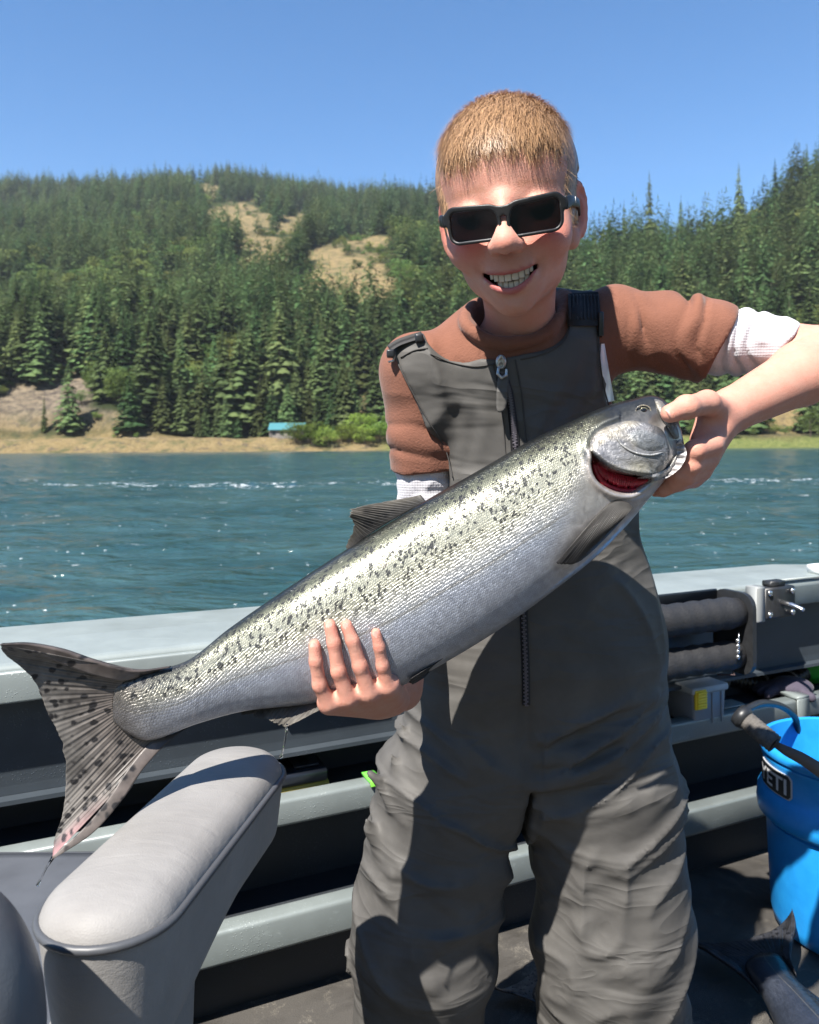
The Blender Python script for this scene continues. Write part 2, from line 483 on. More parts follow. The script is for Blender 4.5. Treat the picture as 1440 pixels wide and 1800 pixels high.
def build_water():
    yr = np.concatenate([np.linspace(0.9, 4, 8), np.geomspace(4.2, 300, 420)])
    u = np.linspace(-1.15, 1.15, 420)
    U, Y = np.meshgrid(u, yr, indexing='ij')
    X = U * (Y * 0.62 + 0.8)
    p = np.stack([X, Y, 0 * X], -1).reshape(-1, 3)
    def wv(sx, sy, seed): return vnoise(p * np.array((sx, sy, 0)) + seed * 3.7, 1.0, seed)
    z = 0.065 * wv(0.30, 0.62, 21) + 0.046 * wv(0.8, 1.7, 22) + 0.028 * wv(1.9, 3.4, 23)
    band = np.exp(-((Y.ravel() - 31 - 1.2 * np.sin(X.ravel() * 0.3)) / 2.2) ** 2)
    z = z * (1 + 0.8 * band)
    z *= np.clip(Y.ravel() / 6, 0.3, 1) * (1 - 0.3 * sstep(60, 250, Y.ravel()))
    p[:, 2] = WATER_Z + z
    m = NT('river_water')
    c = m.coord('Object')
    n1 = m.noise(m.mapping(c, (1.6, 3.2, 1)), 1.0, 3, 0.55, 0.4)
    n2 = m.noise(m.mapping(c, (7, 12, 1)), 1.0, 3, 0.6, 0.2)
    n3 = m.noise(m.mapping(c, (0.25, 0.6, 1)), 1.0, 3, 0.6, 0.3)
    h = m.math('ADD', m.math('MULTIPLY', n1, 0.7), m.math('MULTIPLY', n2, 0.12))
    nor = m.bump(h, 1.0, 0.26)
    body = m.mix(m.ramp(n3, [(0.35, 0), (0.68, 1)]), (0.016, 0.047, 0.054), (0.034, 0.074, 0.080))
    # broken white crests: small, rare, stretched along the wind rows
    f1 = m.noise(m.mapping(c, (0.9, 2.6, 1)), 1.0, 5, 0.65, 0.6)
    f2 = m.noise(m.mapping(c, (5, 9, 1)), 1.0, 3, 0.7, 0.8)
    crest = m.math('ADD', f1, m.math('MULTIPLY', m.attr('band'), 0.13))
    foam = m.math('MULTIPLY', m.ramp(crest, [(0.665, 0), (0.71, 1)]), m.ramp(f2, [(0.50, 0), (0.60, 1)]))
    glint = m.voronoi(m.mapping(c, (2.6, 4.6, 1)), 1.0)
    glint2 = m.voronoi(m.mapping(c, (0.9, 1.7, 1), loc=(3, 5, 0)), 1.0)
    sp = m.math('MULTIPLY', m.math('MAXIMUM', m.math('LESS_THAN', glint, 0.045), m.math('LESS_THAN', glint2, 0.020)), m.math('GREATER_THAN', f1, 0.43))
    foam = m.math('MAXIMUM', foam, sp)  # sun glints painted as white dots, joined to the foam mask
    col = m.mix(foam, body, (0.80, 0.84, 0.86))  # foam mask holds the white crests and the painted sun glints
    m.principled(**{'Base Color': col, 'Roughness': m.math('ADD', 0.10, m.math('MULTIPLY', foam, 0.6)), 'IOR': 1.333, 'Specular IOR Level': 0.5, 'Normal': nor})
    o = mesh_obj('river', p, grid_faces(len(u), len(yr))[:, ::-1], m.m, attrs={'band': ('F', band)})
    tag(o, 'choppy teal river with small white crests and painted sun glints', kind='structure')
build_water()
def ground_sheets():
    # the river bed and near shore plain so that the world does not end at the boat
    m = simple_mat('river_bed_mud', (0.03, 0.05, 0.05), 0.9)
    v = np.array([(-2500, -2500, WATER_Z - 3), (2500, -2500, WATER_Z - 3), (2500, 290, WATER_Z - 3), (-2500, 290, WATER_Z - 3)])
    o = mesh_obj('river_bed', v, [[0, 1, 2, 3]], m, smooth=False); tag(o, 'dark river bed under the water', kind='structure')
ground_sheets()
def sky_block_and_river():
    # unseen hill added behind the photographer to block sky light, plus river water
    cols = np.linspace(-1500, 1500, 60); rows = np.array([-70., -90, -130, -200, -320, -480, -700])
    X, Y = np.meshgrid(cols, rows, indexing='ij'); Z = WATER_Z - 2 + np.interp(-Y, [70, 90, 130, 200, 320, 480, 700], [0, 14, 34, 70, 140, 230, 300])
    p = np.stack([X, Y, Z], -1).reshape(-1, 3); p[:, 2] += vnoise(p, 1 / 60.0, 17) * 9 * (p[:, 1] < -80)
    m = simple_mat('sky_block_ground', (0.035, 0.05, 0.02), .95, noise=.4, nscale=.06)
    tag(mesh_obj('sky_block_hillside', p, grid_faces(len(cols), len(rows)), m), 'unseen hillside added behind the boat to block sky light', kind='structure')
    v = np.array([(-1500, -75, WATER_Z - .02), (1500, -75, WATER_Z - .02), (1500, .9, WATER_Z - .02), (-1500, .9, WATER_Z - .02)])
    tag(mesh_obj('near_river', v, [[0, 1, 2, 3]], bpy.data.materials['river_water'], smooth=False), 'river water on the near side of the boat', kind='structure')
sky_block_and_river()

# ------------------------------------------------------------------ trees
def foliage_mat(name, dark, light, trans=0.25, hue=0.10):
    m = NT(name)
    oi = m.n('ShaderNodeObjectInfo')
    c = m.coord('Object')
    n = m.noise(c, 0.7, 3, 0.6)
    col = m.mix(m.ramp(n, [(0.3, 0), (0.7, 1)]), dark, light)
    hsv = m.n('ShaderNodeHueSaturation'); m.l(col, hsv.inputs['Color'])
    m.l(m.math('ADD', 0.5 - hue * 0.35, m.math('MULTIPLY', oi.outputs['Random'], hue * 0.6)), hsv.inputs['Hue'])
    rr = m.math('FRACT', m.math('MULTIPLY', oi.outputs['Random'], 7.31))
    m.l(m.math('ADD', 0.50, m.math('MULTIPLY', rr, 0.95)), hsv.inputs['Value'])
    d = m.n('ShaderNodeBsdfDiffuse'); m.l(hsv.outputs[0], d.inputs[0])
    t = m.n('ShaderNodeBsdfTranslucent'); m.l(hsv.outputs[0], t.inputs[0])
    mx = m.n('ShaderNodeMixShader'); mx.inputs[0].default_value = trans
    m.l(d.outputs[0], mx.inputs[1]); m.l(t.outputs[0], mx.inputs[2]); m.l(mx.outputs[0], m.out.inputs[0])
    return m.m
M_CON = foliage_mat('conifer_needles', (0.042, 0.082, 0.036), (0.130, 0.175, 0.064), 0.3, 0.13)
M_BRO = foliage_mat('broad_leaves', (0.080, 0.125, 0.036), (0.185, 0.240, 0.070), 0.35, 0.15)
M_BUSH = foliage_mat('willow_leaves', (0.09, 0.15, 0.026), (0.20, 0.27, 0.06), 0.35, 0.06)
M_BARK = simple_mat('bark', (0.10, 0.075, 0.055), 0.95, noise=0.3, nscale=2)

def conifer_crown(rng, whorls, nb, segs, R=0.17, gap=0.0):
    """Unit-height conifer crown of many small drooping sprays."""
    vs, fs = [], []
    for i in range(whorls):
        h = 0.07 + 0.92 * (max(0.0, i + rng.uniform(-.3, .3)) / whorls) ** 0.92

        if rng.random() < gap: continue
        prof = (1 - h) ** 0.80 * (0.55 + 0.45 * min(1, h * 6))
        k = max(3, int(nb * (0.5 + 0.5 * (1 - h))))
        a0 = rng.uniform(0, 6.28)
        for b in range(k):
            if rng.random() < 0.10: continue
            a = a0 + 6.283 * b / k + rng.uniform(-.35, .35)
            L = R * prof * rng.uniform(0.55, 1.18) + 0.006
            d = np.array((math.cos(a), math.sin(a), 0)); s = np.array((-d[1], d[0], 0))
            droop = rng.uniform(0.15, 0.55); rise = rng.uniform(0.0, 0.15)
            base = np.array((0, 0, h))
            for j in range(segs):
                t0 = (j + 0.15) / segs; t1 = (j + 1.25) / segs
                for side in ((-1, 1) if segs > 2 else (rng.choice((-1, 1)),)):
                    p0 = base + d * L * t0 + np.array((0, 0, rise * L * t0 - droop * L * t0 ** 2))
                    p1 = base + d * L * t1 + np.array((0, 0, rise * L * t1 - droop * L * t1 ** 2 - rng.uniform(0, .12) * L))
                    wd = L * rng.uniform(0.28, 0.55) * (1.1 - 0.6 * t0)
                    p2 = (p0 * .4 + p1 * .6) + s * side * wd + np.array((0, 0, -wd * rng.uniform(0.1, 0.6)))
                    n = len(vs); vs += [p0, p1, p2]; fs.append([n, n + 1, n + 2])
    n = len(vs); vs += [np.array((0, 0, 1.03)), np.array((0.006, 0, .95)), np.array((-.004, .005, .95))]; fs.append([n, n + 1, n + 2])
    return np.array(vs), fs
def broad_crown(rng, clumps, leaves, size, flat=0.8):
    """Unit-height broadleaf crown: leaf quads on the shells of uneven clumps."""
    cs = []
    for i in range(clumps):
        a = rng.uniform(0, 6.283); r = math.sqrt(rng.random()) * 0.27; h = rng.uniform(0.30, 0.86)
        r *= 1.15 - abs(h - 0.5) * 1.2
        cs.append((np.array((r * math.cos(a), r * math.sin(a), h)), rng.uniform(0.10, 0.19)))
    vs, fs = [], []
    for i in range(leaves):
        c, r = cs[rng.integers(len(cs))]
        u = rng.normal(size=3); u /= np.linalg.norm(u)
        p = c + u * r * rng.uniform(0.75, 1.12) * np.array((1.1, 1.1, flat))
        n = u + rng.normal(size=3) * 0.6; n /= np.linalg.norm(n)
        t = np.cross(n, rng.normal(size=3)); t /= np.linalg.norm(t) + 1e-9; b = np.cross(n, t)
        s = size * rng.uniform(0.6, 1.3); k = len(vs)
        vs += [p + t * s, p + b * s * .6, p - t * s, p - b * s * .6]; fs.append([k, k + 1, k + 2, k + 3])
    return np.array(vs), fs, cs
def trunk_mesh(rng, r=0.012, top=0.9, limbs=None):
    parts = [tube([(0, 0, -0.03), (r * .3, 0, top * .35), (0, r * .4, top * .7), (0, 0, top)], [r * 1.2, r * .85, r * .5, r * .12], 6)]
    for c, rr in (limbs or []):
        b = np.array((0, 0, c[2] * 0.55)); parts.append(tube([b, b * .45 + c * .5 + np.array((0, 0, .02)), c], [r * .45, r * .3, r * .12], 4))
    return merge(*parts)
def data_mesh(name, v, f, mat):
    me = bpy.data.meshes.new(name); me.from_pydata(np.asarray(v).tolist(), [], f); me.materials.append(mat); return me

_r = np.random.default_rng(5)
NEAR_CON = [(data_mesh('conifer_crown', *conifer_crown(_r, 46, 9, 3, R=_r.uniform(.15, .20), gap=.05), M_CON), data_mesh('conifer_trunk', *trunk_mesh(_r, .011, .96), M_BARK)) for _ in range(6)]
NEAR_BRO = []
for _ in range(5):
    v, f, cs = broad_crown(_r, 15, 2300, 0.019)
    NEAR_BRO.append((data_mesh('broadleaf_crown', v, f, M_BRO), data_mesh('broadleaf_trunk', *trunk_mesh(_r, .018, .6, cs), M_BARK)))
BUSHES = []
for _ in range(3):
    v, f, cs = broad_crown(_r, 16, 2000, 0.024, 0.9)
    v[:, 2] = (v[:, 2] - 0.12) * 1.1; v[:, :2] *= 1.5
    BUSHES.append((data_mesh('bush_foliage', v, f, M_BUSH), data_mesh('bush_stem', *trunk_mesh(_r, .02, .5, cs), M_BARK)))

def place_trees():
    rng = np.random.default_rng(42)
    # candidate sites on a jittered grid, spacing growing slowly with distance
    pts = []
    y = SHORE + 12.0
    while y < 1720:
        sp = 7.4 + (y - SHORE) * 0.0046
        xs = np.arange(-0.60 * y, 0.60 * y, sp)
        xs = xs + rng.uniform(-.45, .45, len(xs)) * sp
        ys = y + rng.uniform(-.5, .5, len(xs)) * sp
        pts.append(np.stack([xs, ys], -1)); y += sp * 0.95
    pts = np.concatenate(pts)
    x, y = pts[:, 0], pts[:, 1]
    z = terrain(x, y); px, py = px_of(x, y, z)
    p3 = np.stack([x, y, z], -1)
    d = y - shore_y(x)
    Dr = 1500 + (640 - 1500) * sstep(790, 1010, px)
    g = patch_mask(px, py, vnoise(p3, 1 / 22.0, 9) * 0.55)
    keep = (y < Dr * 1.06) & (rng.random(len(x)) > g * .97)
    keep &= (d > 31 + 5 * vnoise(p3, 1 / 15.0, 13)) | ((px > 380) & (d > 17) & (rng.random(len(x)) < .55))
    keep &= ~((px < 380) & (d < 31))
    keep &= (px > -60) & (px < 1500)
    # in the gap behind the boathouse keep the meadow open
    keep &= ~((px > 430) & (px < 720) & (d < 24))
    x, y, z, px, py, d, p3 = (q[keep] for q in (x, y, z, px, py, d, p3))
    bn = vnoise(p3, 1 / 95.0, 14) * .7 + vnoise(p3, 1 / 40.0, 15) * .4
    # broadleaf belts as in the photograph: mid slope left, and the right hill
    belt = np.exp(-(((px - 330) / 150) ** 2 + ((py - 455) / 80) ** 2)) * .55 + np.exp(-(((px - 180) / 140) ** 2 + ((py - 640) / 60) ** 2)) * .35 + .28 * ((px > 1180) & (py > 380)) + .5 * np.exp(-(((px - 430) / 60) ** 2 + ((py - 395) / 30) ** 2))
    ridge = sstep(420, 330, py) * (px < 800)
    broad = (bn + belt - ridge * 0.8 + rng.normal(size=len(x)) * .12) > 0.44
    h = (15 + 27 * rng.beta(1.3, 1.3, len(x))) * np.where(px > 900, 1.22, 1.0) * (1 - .25 * (d < 45)) * np.where(rng.random(len(x)) < .08, 1.25, 1)
    h = np.where(broad, rng.uniform(9, 19, len(x)), h)
    gk = patch_mask(px, py, 0); broad = broad | (gk > .5); h = np.where(gk > .5, rng.uniform(3, 7, len(x)), h)
    rz = rng.uniform(0, 6.283, len(x))
    wdt = rng.uniform(0.95, 1.5, len(x))
    vis = (px > 0) & (px < 1440) & ~((px > 790) & (px < 1000) & (py < 790)) & ~((px > 700) & (px < 1120) & (py > 560))
    order = np.argsort(y)
    nc = nbd = 0; rest = {0: [], 1: []}
    for i in order:
        b = bool(broad[i])
        if vis[i] and ((not b and nc < 290) or (b and nbd < 150)):
            if b: nbd += 1; crown, trunk = NEAR_BRO[rng.integers(5)]
            else: nc += 1; crown, trunk = NEAR_CON[rng.integers(6)]
            side = 'left slope' if px[i] < 760 else 'right slope'
            zones = [(90, 'above the rocky road cut at far left'), (200, 'behind the tan clearing at left'), (330, 'above the left river road'), (450, 'just left of the teal roofed building'), (560, 'behind the teal roofed building'), (700, 'behind the willow bushes'), (1130, 'right behind the boy\'s raised shoulder'), (1290, 'above the boy\'s forearm'), (1390, 'above the tan clearing at right'), (2000, 'at the right photo edge')]
            where = next(w_ for lim, w_ in zones if px[i] < lim)
            size = 'tall' if h[i] > (14 if b else 31) else ('small' if h[i] < (11 if b else 22) else 'middling')
            row = 'front row' if d[i] < 52 else ('second rank' if d[i] < 75 else 'rear rank')
            r = bpy.data.objects.new('broadleaf_tree' if b else 'conifer_tree', None); link(r)
            r.location = (x[i], y[i], z[i] - 0.3); r.rotation_euler = (rng.normal() * .02, rng.normal() * .02, rz[i]); r.scale = (h[i] * wdt[i] * (1.25 if b else 1.15), h[i] * wdt[i] * (1.25 if b else 1.15), h[i])
            if b: tag(r, f'{size} round pale green broadleaf tree, {row}, {where}', 'tree', f'{size} broadleaf trees, {row}, {where}')
            else: tag(r, f'{size} dark green pointed conifer, {row}, {where}', 'tree', f'{size} conifers, {row}, {where}')
            link(bpy.data.objects.new('crown', crown), r); link(bpy.data.objects.new('trunk', trunk), r)
        else: rest[int(b)].append(i)
    r2 = np.random.default_rng(8)
    for b in (0, 1):
        src = bpy.data.collections.new('far_tree_sources')
        for k in range(4):
            if b == 0: v, f = conifer_crown(r2, 24, 6, 2, R=r2.uniform(.16, .21)); mt = M_CON
            else: v, f, cs = broad_crown(r2, 10, 420, 0.045); mt = M_BRO
            src.objects.link(bpy.data.objects.new('far_tree', data_mesh('far_tree', v, f, mt)))
        ii = np.array(rest[b])
        me = bpy.data.meshes.new('far_forest')
        me.vertices.add(len(ii)); me.vertices.foreach_set('co', np.stack([x[ii], y[ii], z[ii] - .3], -1).astype(np.float32).ravel())
        a = me.attributes.new('rz', 'FLOAT', 'POINT'); a.data.foreach_set('value', rz[ii].astype(np.float32))
        a = me.attributes.new('sc', 'FLOAT_VECTOR', 'POINT')
        k = 1.45 if b else 1.25
        a.data.foreach_set('vector', np.stack([h[ii] * wdt[ii] * k, h[ii] * wdt[ii] * k, h[ii]], -1).astype(np.float32).ravel())
        o = bpy.data.objects.new('broadleaf_wood' if b else 'conifer_forest', me); link(o)
        tag(o, 'mass of pale broadleaf woods higher up the slope' if b else 'mass of dark conifer forest covering the mountain to its ridge', 'forest', kind='stuff')
        g = bpy.data.node_groups.new('scatter_trees', 'GeometryNodeTree')
        g.interface.new_socket('Geometry', in_out='INPUT', socket_type='NodeSocketGeometry'); g.interface.new_socket('Geometry', in_out='OUTPUT', socket_type='NodeSocketGeometry')
        gi, go = g.nodes.new('NodeGroupInput'), g.nodes.new('NodeGroupOutput')
        ci = g.nodes.new('GeometryNodeCollectionInfo'); ci.inputs['Collection'].default_value = src; ci.inputs['Separate Children'].default_value = True; ci.inputs['Reset Children'].default_value = True
        ip = g.nodes.new('GeometryNodeInstanceOnPoints'); ip.inputs['Pick Instance'].default_value = True
        n1 = g.nodes.new('GeometryNodeInputNamedAttribute'); n1.data_type = 'FLOAT'; n1.inputs['Name'].default_value = 'rz'
        n2 = g.nodes.new('GeometryNodeInputNamedAttribute'); n2.data_type = 'FLOAT_VECTOR'; n2.inputs['Name'].default_value = 'sc'
        cx = g.nodes.new('ShaderNodeCombineXYZ'); g.links.new(n1.outputs[0], cx.inputs['Z'])
        e2r = g.nodes.new('FunctionNodeEulerToRotation'); g.links.new(cx.outputs[0], e2r.inputs[0])
        g.links.new(gi.outputs[0], ip.inputs['Points']); g.links.new(ci.outputs[0], ip.inputs['Instance'])
        g.links.new(e2r.outputs[0], ip.inputs['Rotation']); g.links.new(n2.outputs[0], ip.inputs['Scale'])
        g.links.new(ip.outputs[0], go.inputs[0])
        md = o.modifiers.new('scatter', 'NODES'); md.node_group = g
    print('trees', nc, nbd, len(rest[0]), len(rest[1]))
place_trees()

def special_tree(name, px, base_d, h, wide, src, label, cat='tree', group=None):
    x = (px - CX) * base_d / F; z = float(terrain(np.array([x]), np.array([base_d]))[0])
    r = bpy.data.objects.new(name, None); link(r); r.location = (x, base_d, z - .2); r.scale = (wide, wide, h); r.rotation_euler = (0, 0, px * .37)
    tag(r, label, cat, group)
    link(bpy.data.objects.new('foliage' if 'bush' in name else 'crown', src[0]), r); link(bpy.data.objects.new('stem' if 'bush' in name else 'trunk', src[1]), r)
    return r
special_tree('conifer_tree', 603, 306, 34, 34, NEAR_CON[2], 'large dark spreading conifer with a bare trunk above the bright willow bushes')
for tx, ty, td, tw, ts, tl in ((1145, 306, 560, 44, 0, 'tallest spire shaped conifer against the sky right of the boy'), (1302, 290, 600, 36, 1, 'ragged lone conifer top above the right hill crest'),
        (1366, 286, 560, 46, 3, 'bushy conifer crowning the right hill near the photo edge'), (1200, 346, 590, 34, 2, 'slim pointed conifer halfway along the right skyline'), (1100, 352, 600, 30, 5, 'thin spire conifer just left of the tallest right hand conifer'),
        (1422, 256, 600, 40, 4, 'highest conifer at the top right photo edge')):
    gx = (tx - CX) * td / F; gz = float(terrain(np.array([gx]), np.array([td]))[0])
    special_tree('conifer_tree', tx, td, max(18.0, CAMZ + (HY - ty + 2.5) * td / F - gz), tw, NEAR_CON[ts], tl)
special_tree('conifer_tree', 78, 311, 15, 12, NEAR_CON[4], 'small dark conifer between two tan clearings at the far left bank')
special_tree('conifer_tree', 350, 294, 11, 13, NEAR_CON[5], 'low bushy conifer leaning over the bank where the road ends')
for k, (bx, bd, bh, bw, lb) in enumerate([(520, 288, 8, 9, 'bright yellow green willow bush leftmost at the waterline by the boathouse'), (548, 287, 9, 10, 'tall bright green willow bush right of the teal roof'),
        (577, 286, 8.5, 9, 'rounded bright green willow bush in the middle of the bank thicket'), (612, 288, 7, 9, 'mid green willow bush below the large dark conifer'),
        (640, 286, 7.5, 9, 'bright willow bush left of the grassy bank point'), (668, 290, 8.5, 11, 'leafy green willow bush nearest the boy\'s rust sleeve'), (636, 297, 9, 12, 'duller green willow bush behind the waterline bushes'),
        (690, 296, 9, 12, 'willow bush partly hidden behind the boy\'s sleeve')]):
    special_tree('willow_bush', bx, bd, bh, bw, BUSHES[k % 3], lb, 'bush', 'willow bushes on the bank')
for bx, bd, bh, bw, lb in [(1288, 287, 6.5, 8, 'dark rounded bush at the right waterline below the forearm'), (1425, 288, 11, 11, 'leafy green bush at the right photo edge above the water'), (1325, 291, 3, 4, 'small shrub on the tan clearing at right'),
        (1225, 290, 8, 9, 'green bush right of the hand on the far bank'), (240, 293, 2.4, 3, 'small green shrub on the tan river bank'), (200, 292, 1.6, 2.4, 'tiny green tuft on the tan river bank left')]:
    special_tree('bank_bush', bx, bd, bh, bw, NEAR_BRO[int(bx) % 5], lb, 'bush')

def boathouse():
    d = 296.0
    x0, x1 = (472 - CX) * d / F, (536 - CX) * d / F
    zb = float(terrain(np.array([x0]), np.array([d]))[0])
    r = empty('bank_building', (x0, d, zb), 'low bank building with a teal roof among the trees across the river', 'building')
    Mw = simple_mat('weathered_boards', (0.16, 0.145, 0.13), 0.8, noise=.2, nscale=.5); Mr = simple_mat('teal_roof_metal', (0.035, 0.15, 0.17), 0.6)
    Mg = simple_mat('dark_glass', (0.02, 0.03, 0.035), 0.1)
    v, f = box_mesh((x0 + .4, d, zb - .5), (x1 - .4, d + 6, zb + 2.6)); mesh_obj('wall', v, f, Mw, r, False)
    rf = np.array([(x0, d - .8, zb + 2.6), (x1, d - .8, zb + 2.6), (x1, d + 3, zb + 5.2), (x0, d + 3, zb + 5.2), (x0, d + 7, zb + 2.6), (x1, d + 7, zb + 2.6)])
    rf = np.concatenate([rf, rf + np.array((0, 0, .2))])
    mesh_obj('roof', rf, [[0, 3, 2, 1], [3, 4, 5, 2], [6, 7, 8, 9], [9, 8, 11, 10], [0, 1, 7, 6], [4, 10, 11, 5], [0, 6, 9, 3], [3, 9, 10, 4], [1, 2, 8, 7], [2, 5, 11, 8]], Mr, r, False)
    for k in range(4):
        a = x0 + 1.4 + k * 2.9
        v, f = box_mesh((a, d - .06, zb + .8), (a + 1.3, d + .02, zb + 2.1)); mesh_obj('window', v, f, Mg, r, False)
    for k, a in enumerate((x0 + .5, x1 - .7)):
        v, f = box_mesh((a, d - .8, zb - .5), (a + .18, d - .62, zb + 2.6)); mesh_obj('porch_post', v, f, Mw, r, False)
boathouse()
# ================================================================== the boat: its far side, shelves and deck
W0 = np.array((-0.568, 1.10)); WD = np.array((0.910, 0.415)); WD = WD / np.linalg.norm(WD); WO = np.array((-WD[1], WD[0]))   # along the side, outward
def B3(t, o, z):
    q = W0 + WD * t + WO * o; return np.array((q[0], q[1], z))
def boat_metal(name, col, rough=.42, wet=0.0, scratch=.25, drops=True):
    m = NT(name); c = m.coord('Object')
    n = m.noise(c, 9, 6, .65); n2 = m.noise(m.mapping(c, (6, 40, 40), (0, 0, .43)), 1.0, 5, .7)
    cc = m.mix(m.ramp(n, [(.3, 0), (.72, 1)]), tuple(x * .84 for x in col), tuple(x * 1.1 for x in col))
    cc = m.mix(m.math('MULTIPLY', m.ramp(n2, [(.62, 0), (.78, 1)]), scratch), cc, tuple(min(1, x * 1.9) for x in col))
    h = m.math('MULTIPLY', n, .05)
    if drops:
        dv = m.voronoi(c, 260, 'F1', 'Distance', 1.0); dr = m.ramp(dv, [(.10, 1), (.30, 0)])
        gate = m.ramp(m.noise(c, 18, 3, .6), [(.50, 0), (.62, 1)])
        h = m.math('ADD', h, m.math('MULTIPLY', dr, m.math('MULTIPLY', gate, 1.0)))
        cc = m.mix(m.math('MULTIPLY', m.math('MULTIPLY', dr, gate), .35), cc, tuple(min(1, x * 1.8 + .05) for x in col))
    m.principled(**{'Base Color': cc, 'Roughness': m.math('ADD', rough - .1, m.math('MULTIPLY', n, .2)), 'Specular IOR Level': .5, 'Metallic': .12, 'Normal': m.bump(h, .5, .0012)})
    return m.m
M_GUN = boat_metal('grey_green_boat_paint', (.225, .255, .25), .40, drops=False)
M_RAIL = boat_metal('worn_rail_paint', (.175, .20, .20), .38, scratch=.5)
M_PANEL = boat_metal('blue_grey_panel_paint', (.045, .056, .068), .45)
M_DARK = boat_metal('dark_hull_lining', (.022, .026, .032), .6, scratch=.1)
def deck_mat():
    m = NT('dark_deck_coating'); c = m.coord('Object')
    n = m.noise(c, 5, 6, .7, .5); g = m.noise(c, 480, 3, .7); st = m.noise(c, 11, 7, .78, .6)
    base = m.mix(g, (.030, .028, .026), (.085, .078, .070))
    stain = m.math('MULTIPLY', m.ramp(st, [(.54, 0), (.66, 1)]), m.ramp(g, [(.42, 0), (.6, 1)]))
    col = m.mix(m.math('MULTIPLY', stain, .7), base, (.30, .27, .22))
    wet = m.ramp(n, [(.45, 0), (.62, 1)])
    m.principled(**{'Base Color': m.mix(m.math('MULTIPLY', wet, .4), col, (.022, .021, .020)), 'Roughness': m.math('SUBTRACT', .80, m.math('MULTIPLY', wet, .38)), 'Specular IOR Level': .4, 'Normal': m.bump(g, .6, .002)})
    return m.m
M_DECK = deck_mat()
T0, T1 = -1.6, 2.9
def prism(profile, t0, t1, n=2):
    """Extrude a closed (o, z) outline along the boat side."""
    k = len(profile); vs = []
    for t in np.linspace(t0, t1, n): vs += [B3(t, o, z) for o, z in profile]
    fs = []
    for i in range(n - 1):
        for j in range(k): fs.append([i * k + j, i * k + (j + 1) % k, (i + 1) * k + (j + 1) % k, (i + 1) * k + j])
    fs.append(list(range(k))[::-1]); fs.append([(n - 1) * k + j for j in range(k)])
    return np.array(vs), fs
def rounded(o0, o1, z0, z1, r=.006, seg=3):
    out = []
    for cx_, cz_, a0 in ((o1 - r, z1 - r, 0), (o0 + r, z1 - r, 90), (o0 + r, z0 + r, 180), (o1 - r, z0 + r, 270)):
        for k in range(seg + 1):
            a = math.radians(a0 + 90 * k / seg); out.append((cx_ + r * math.cos(a), cz_ + r * math.sin(a)))
    return out
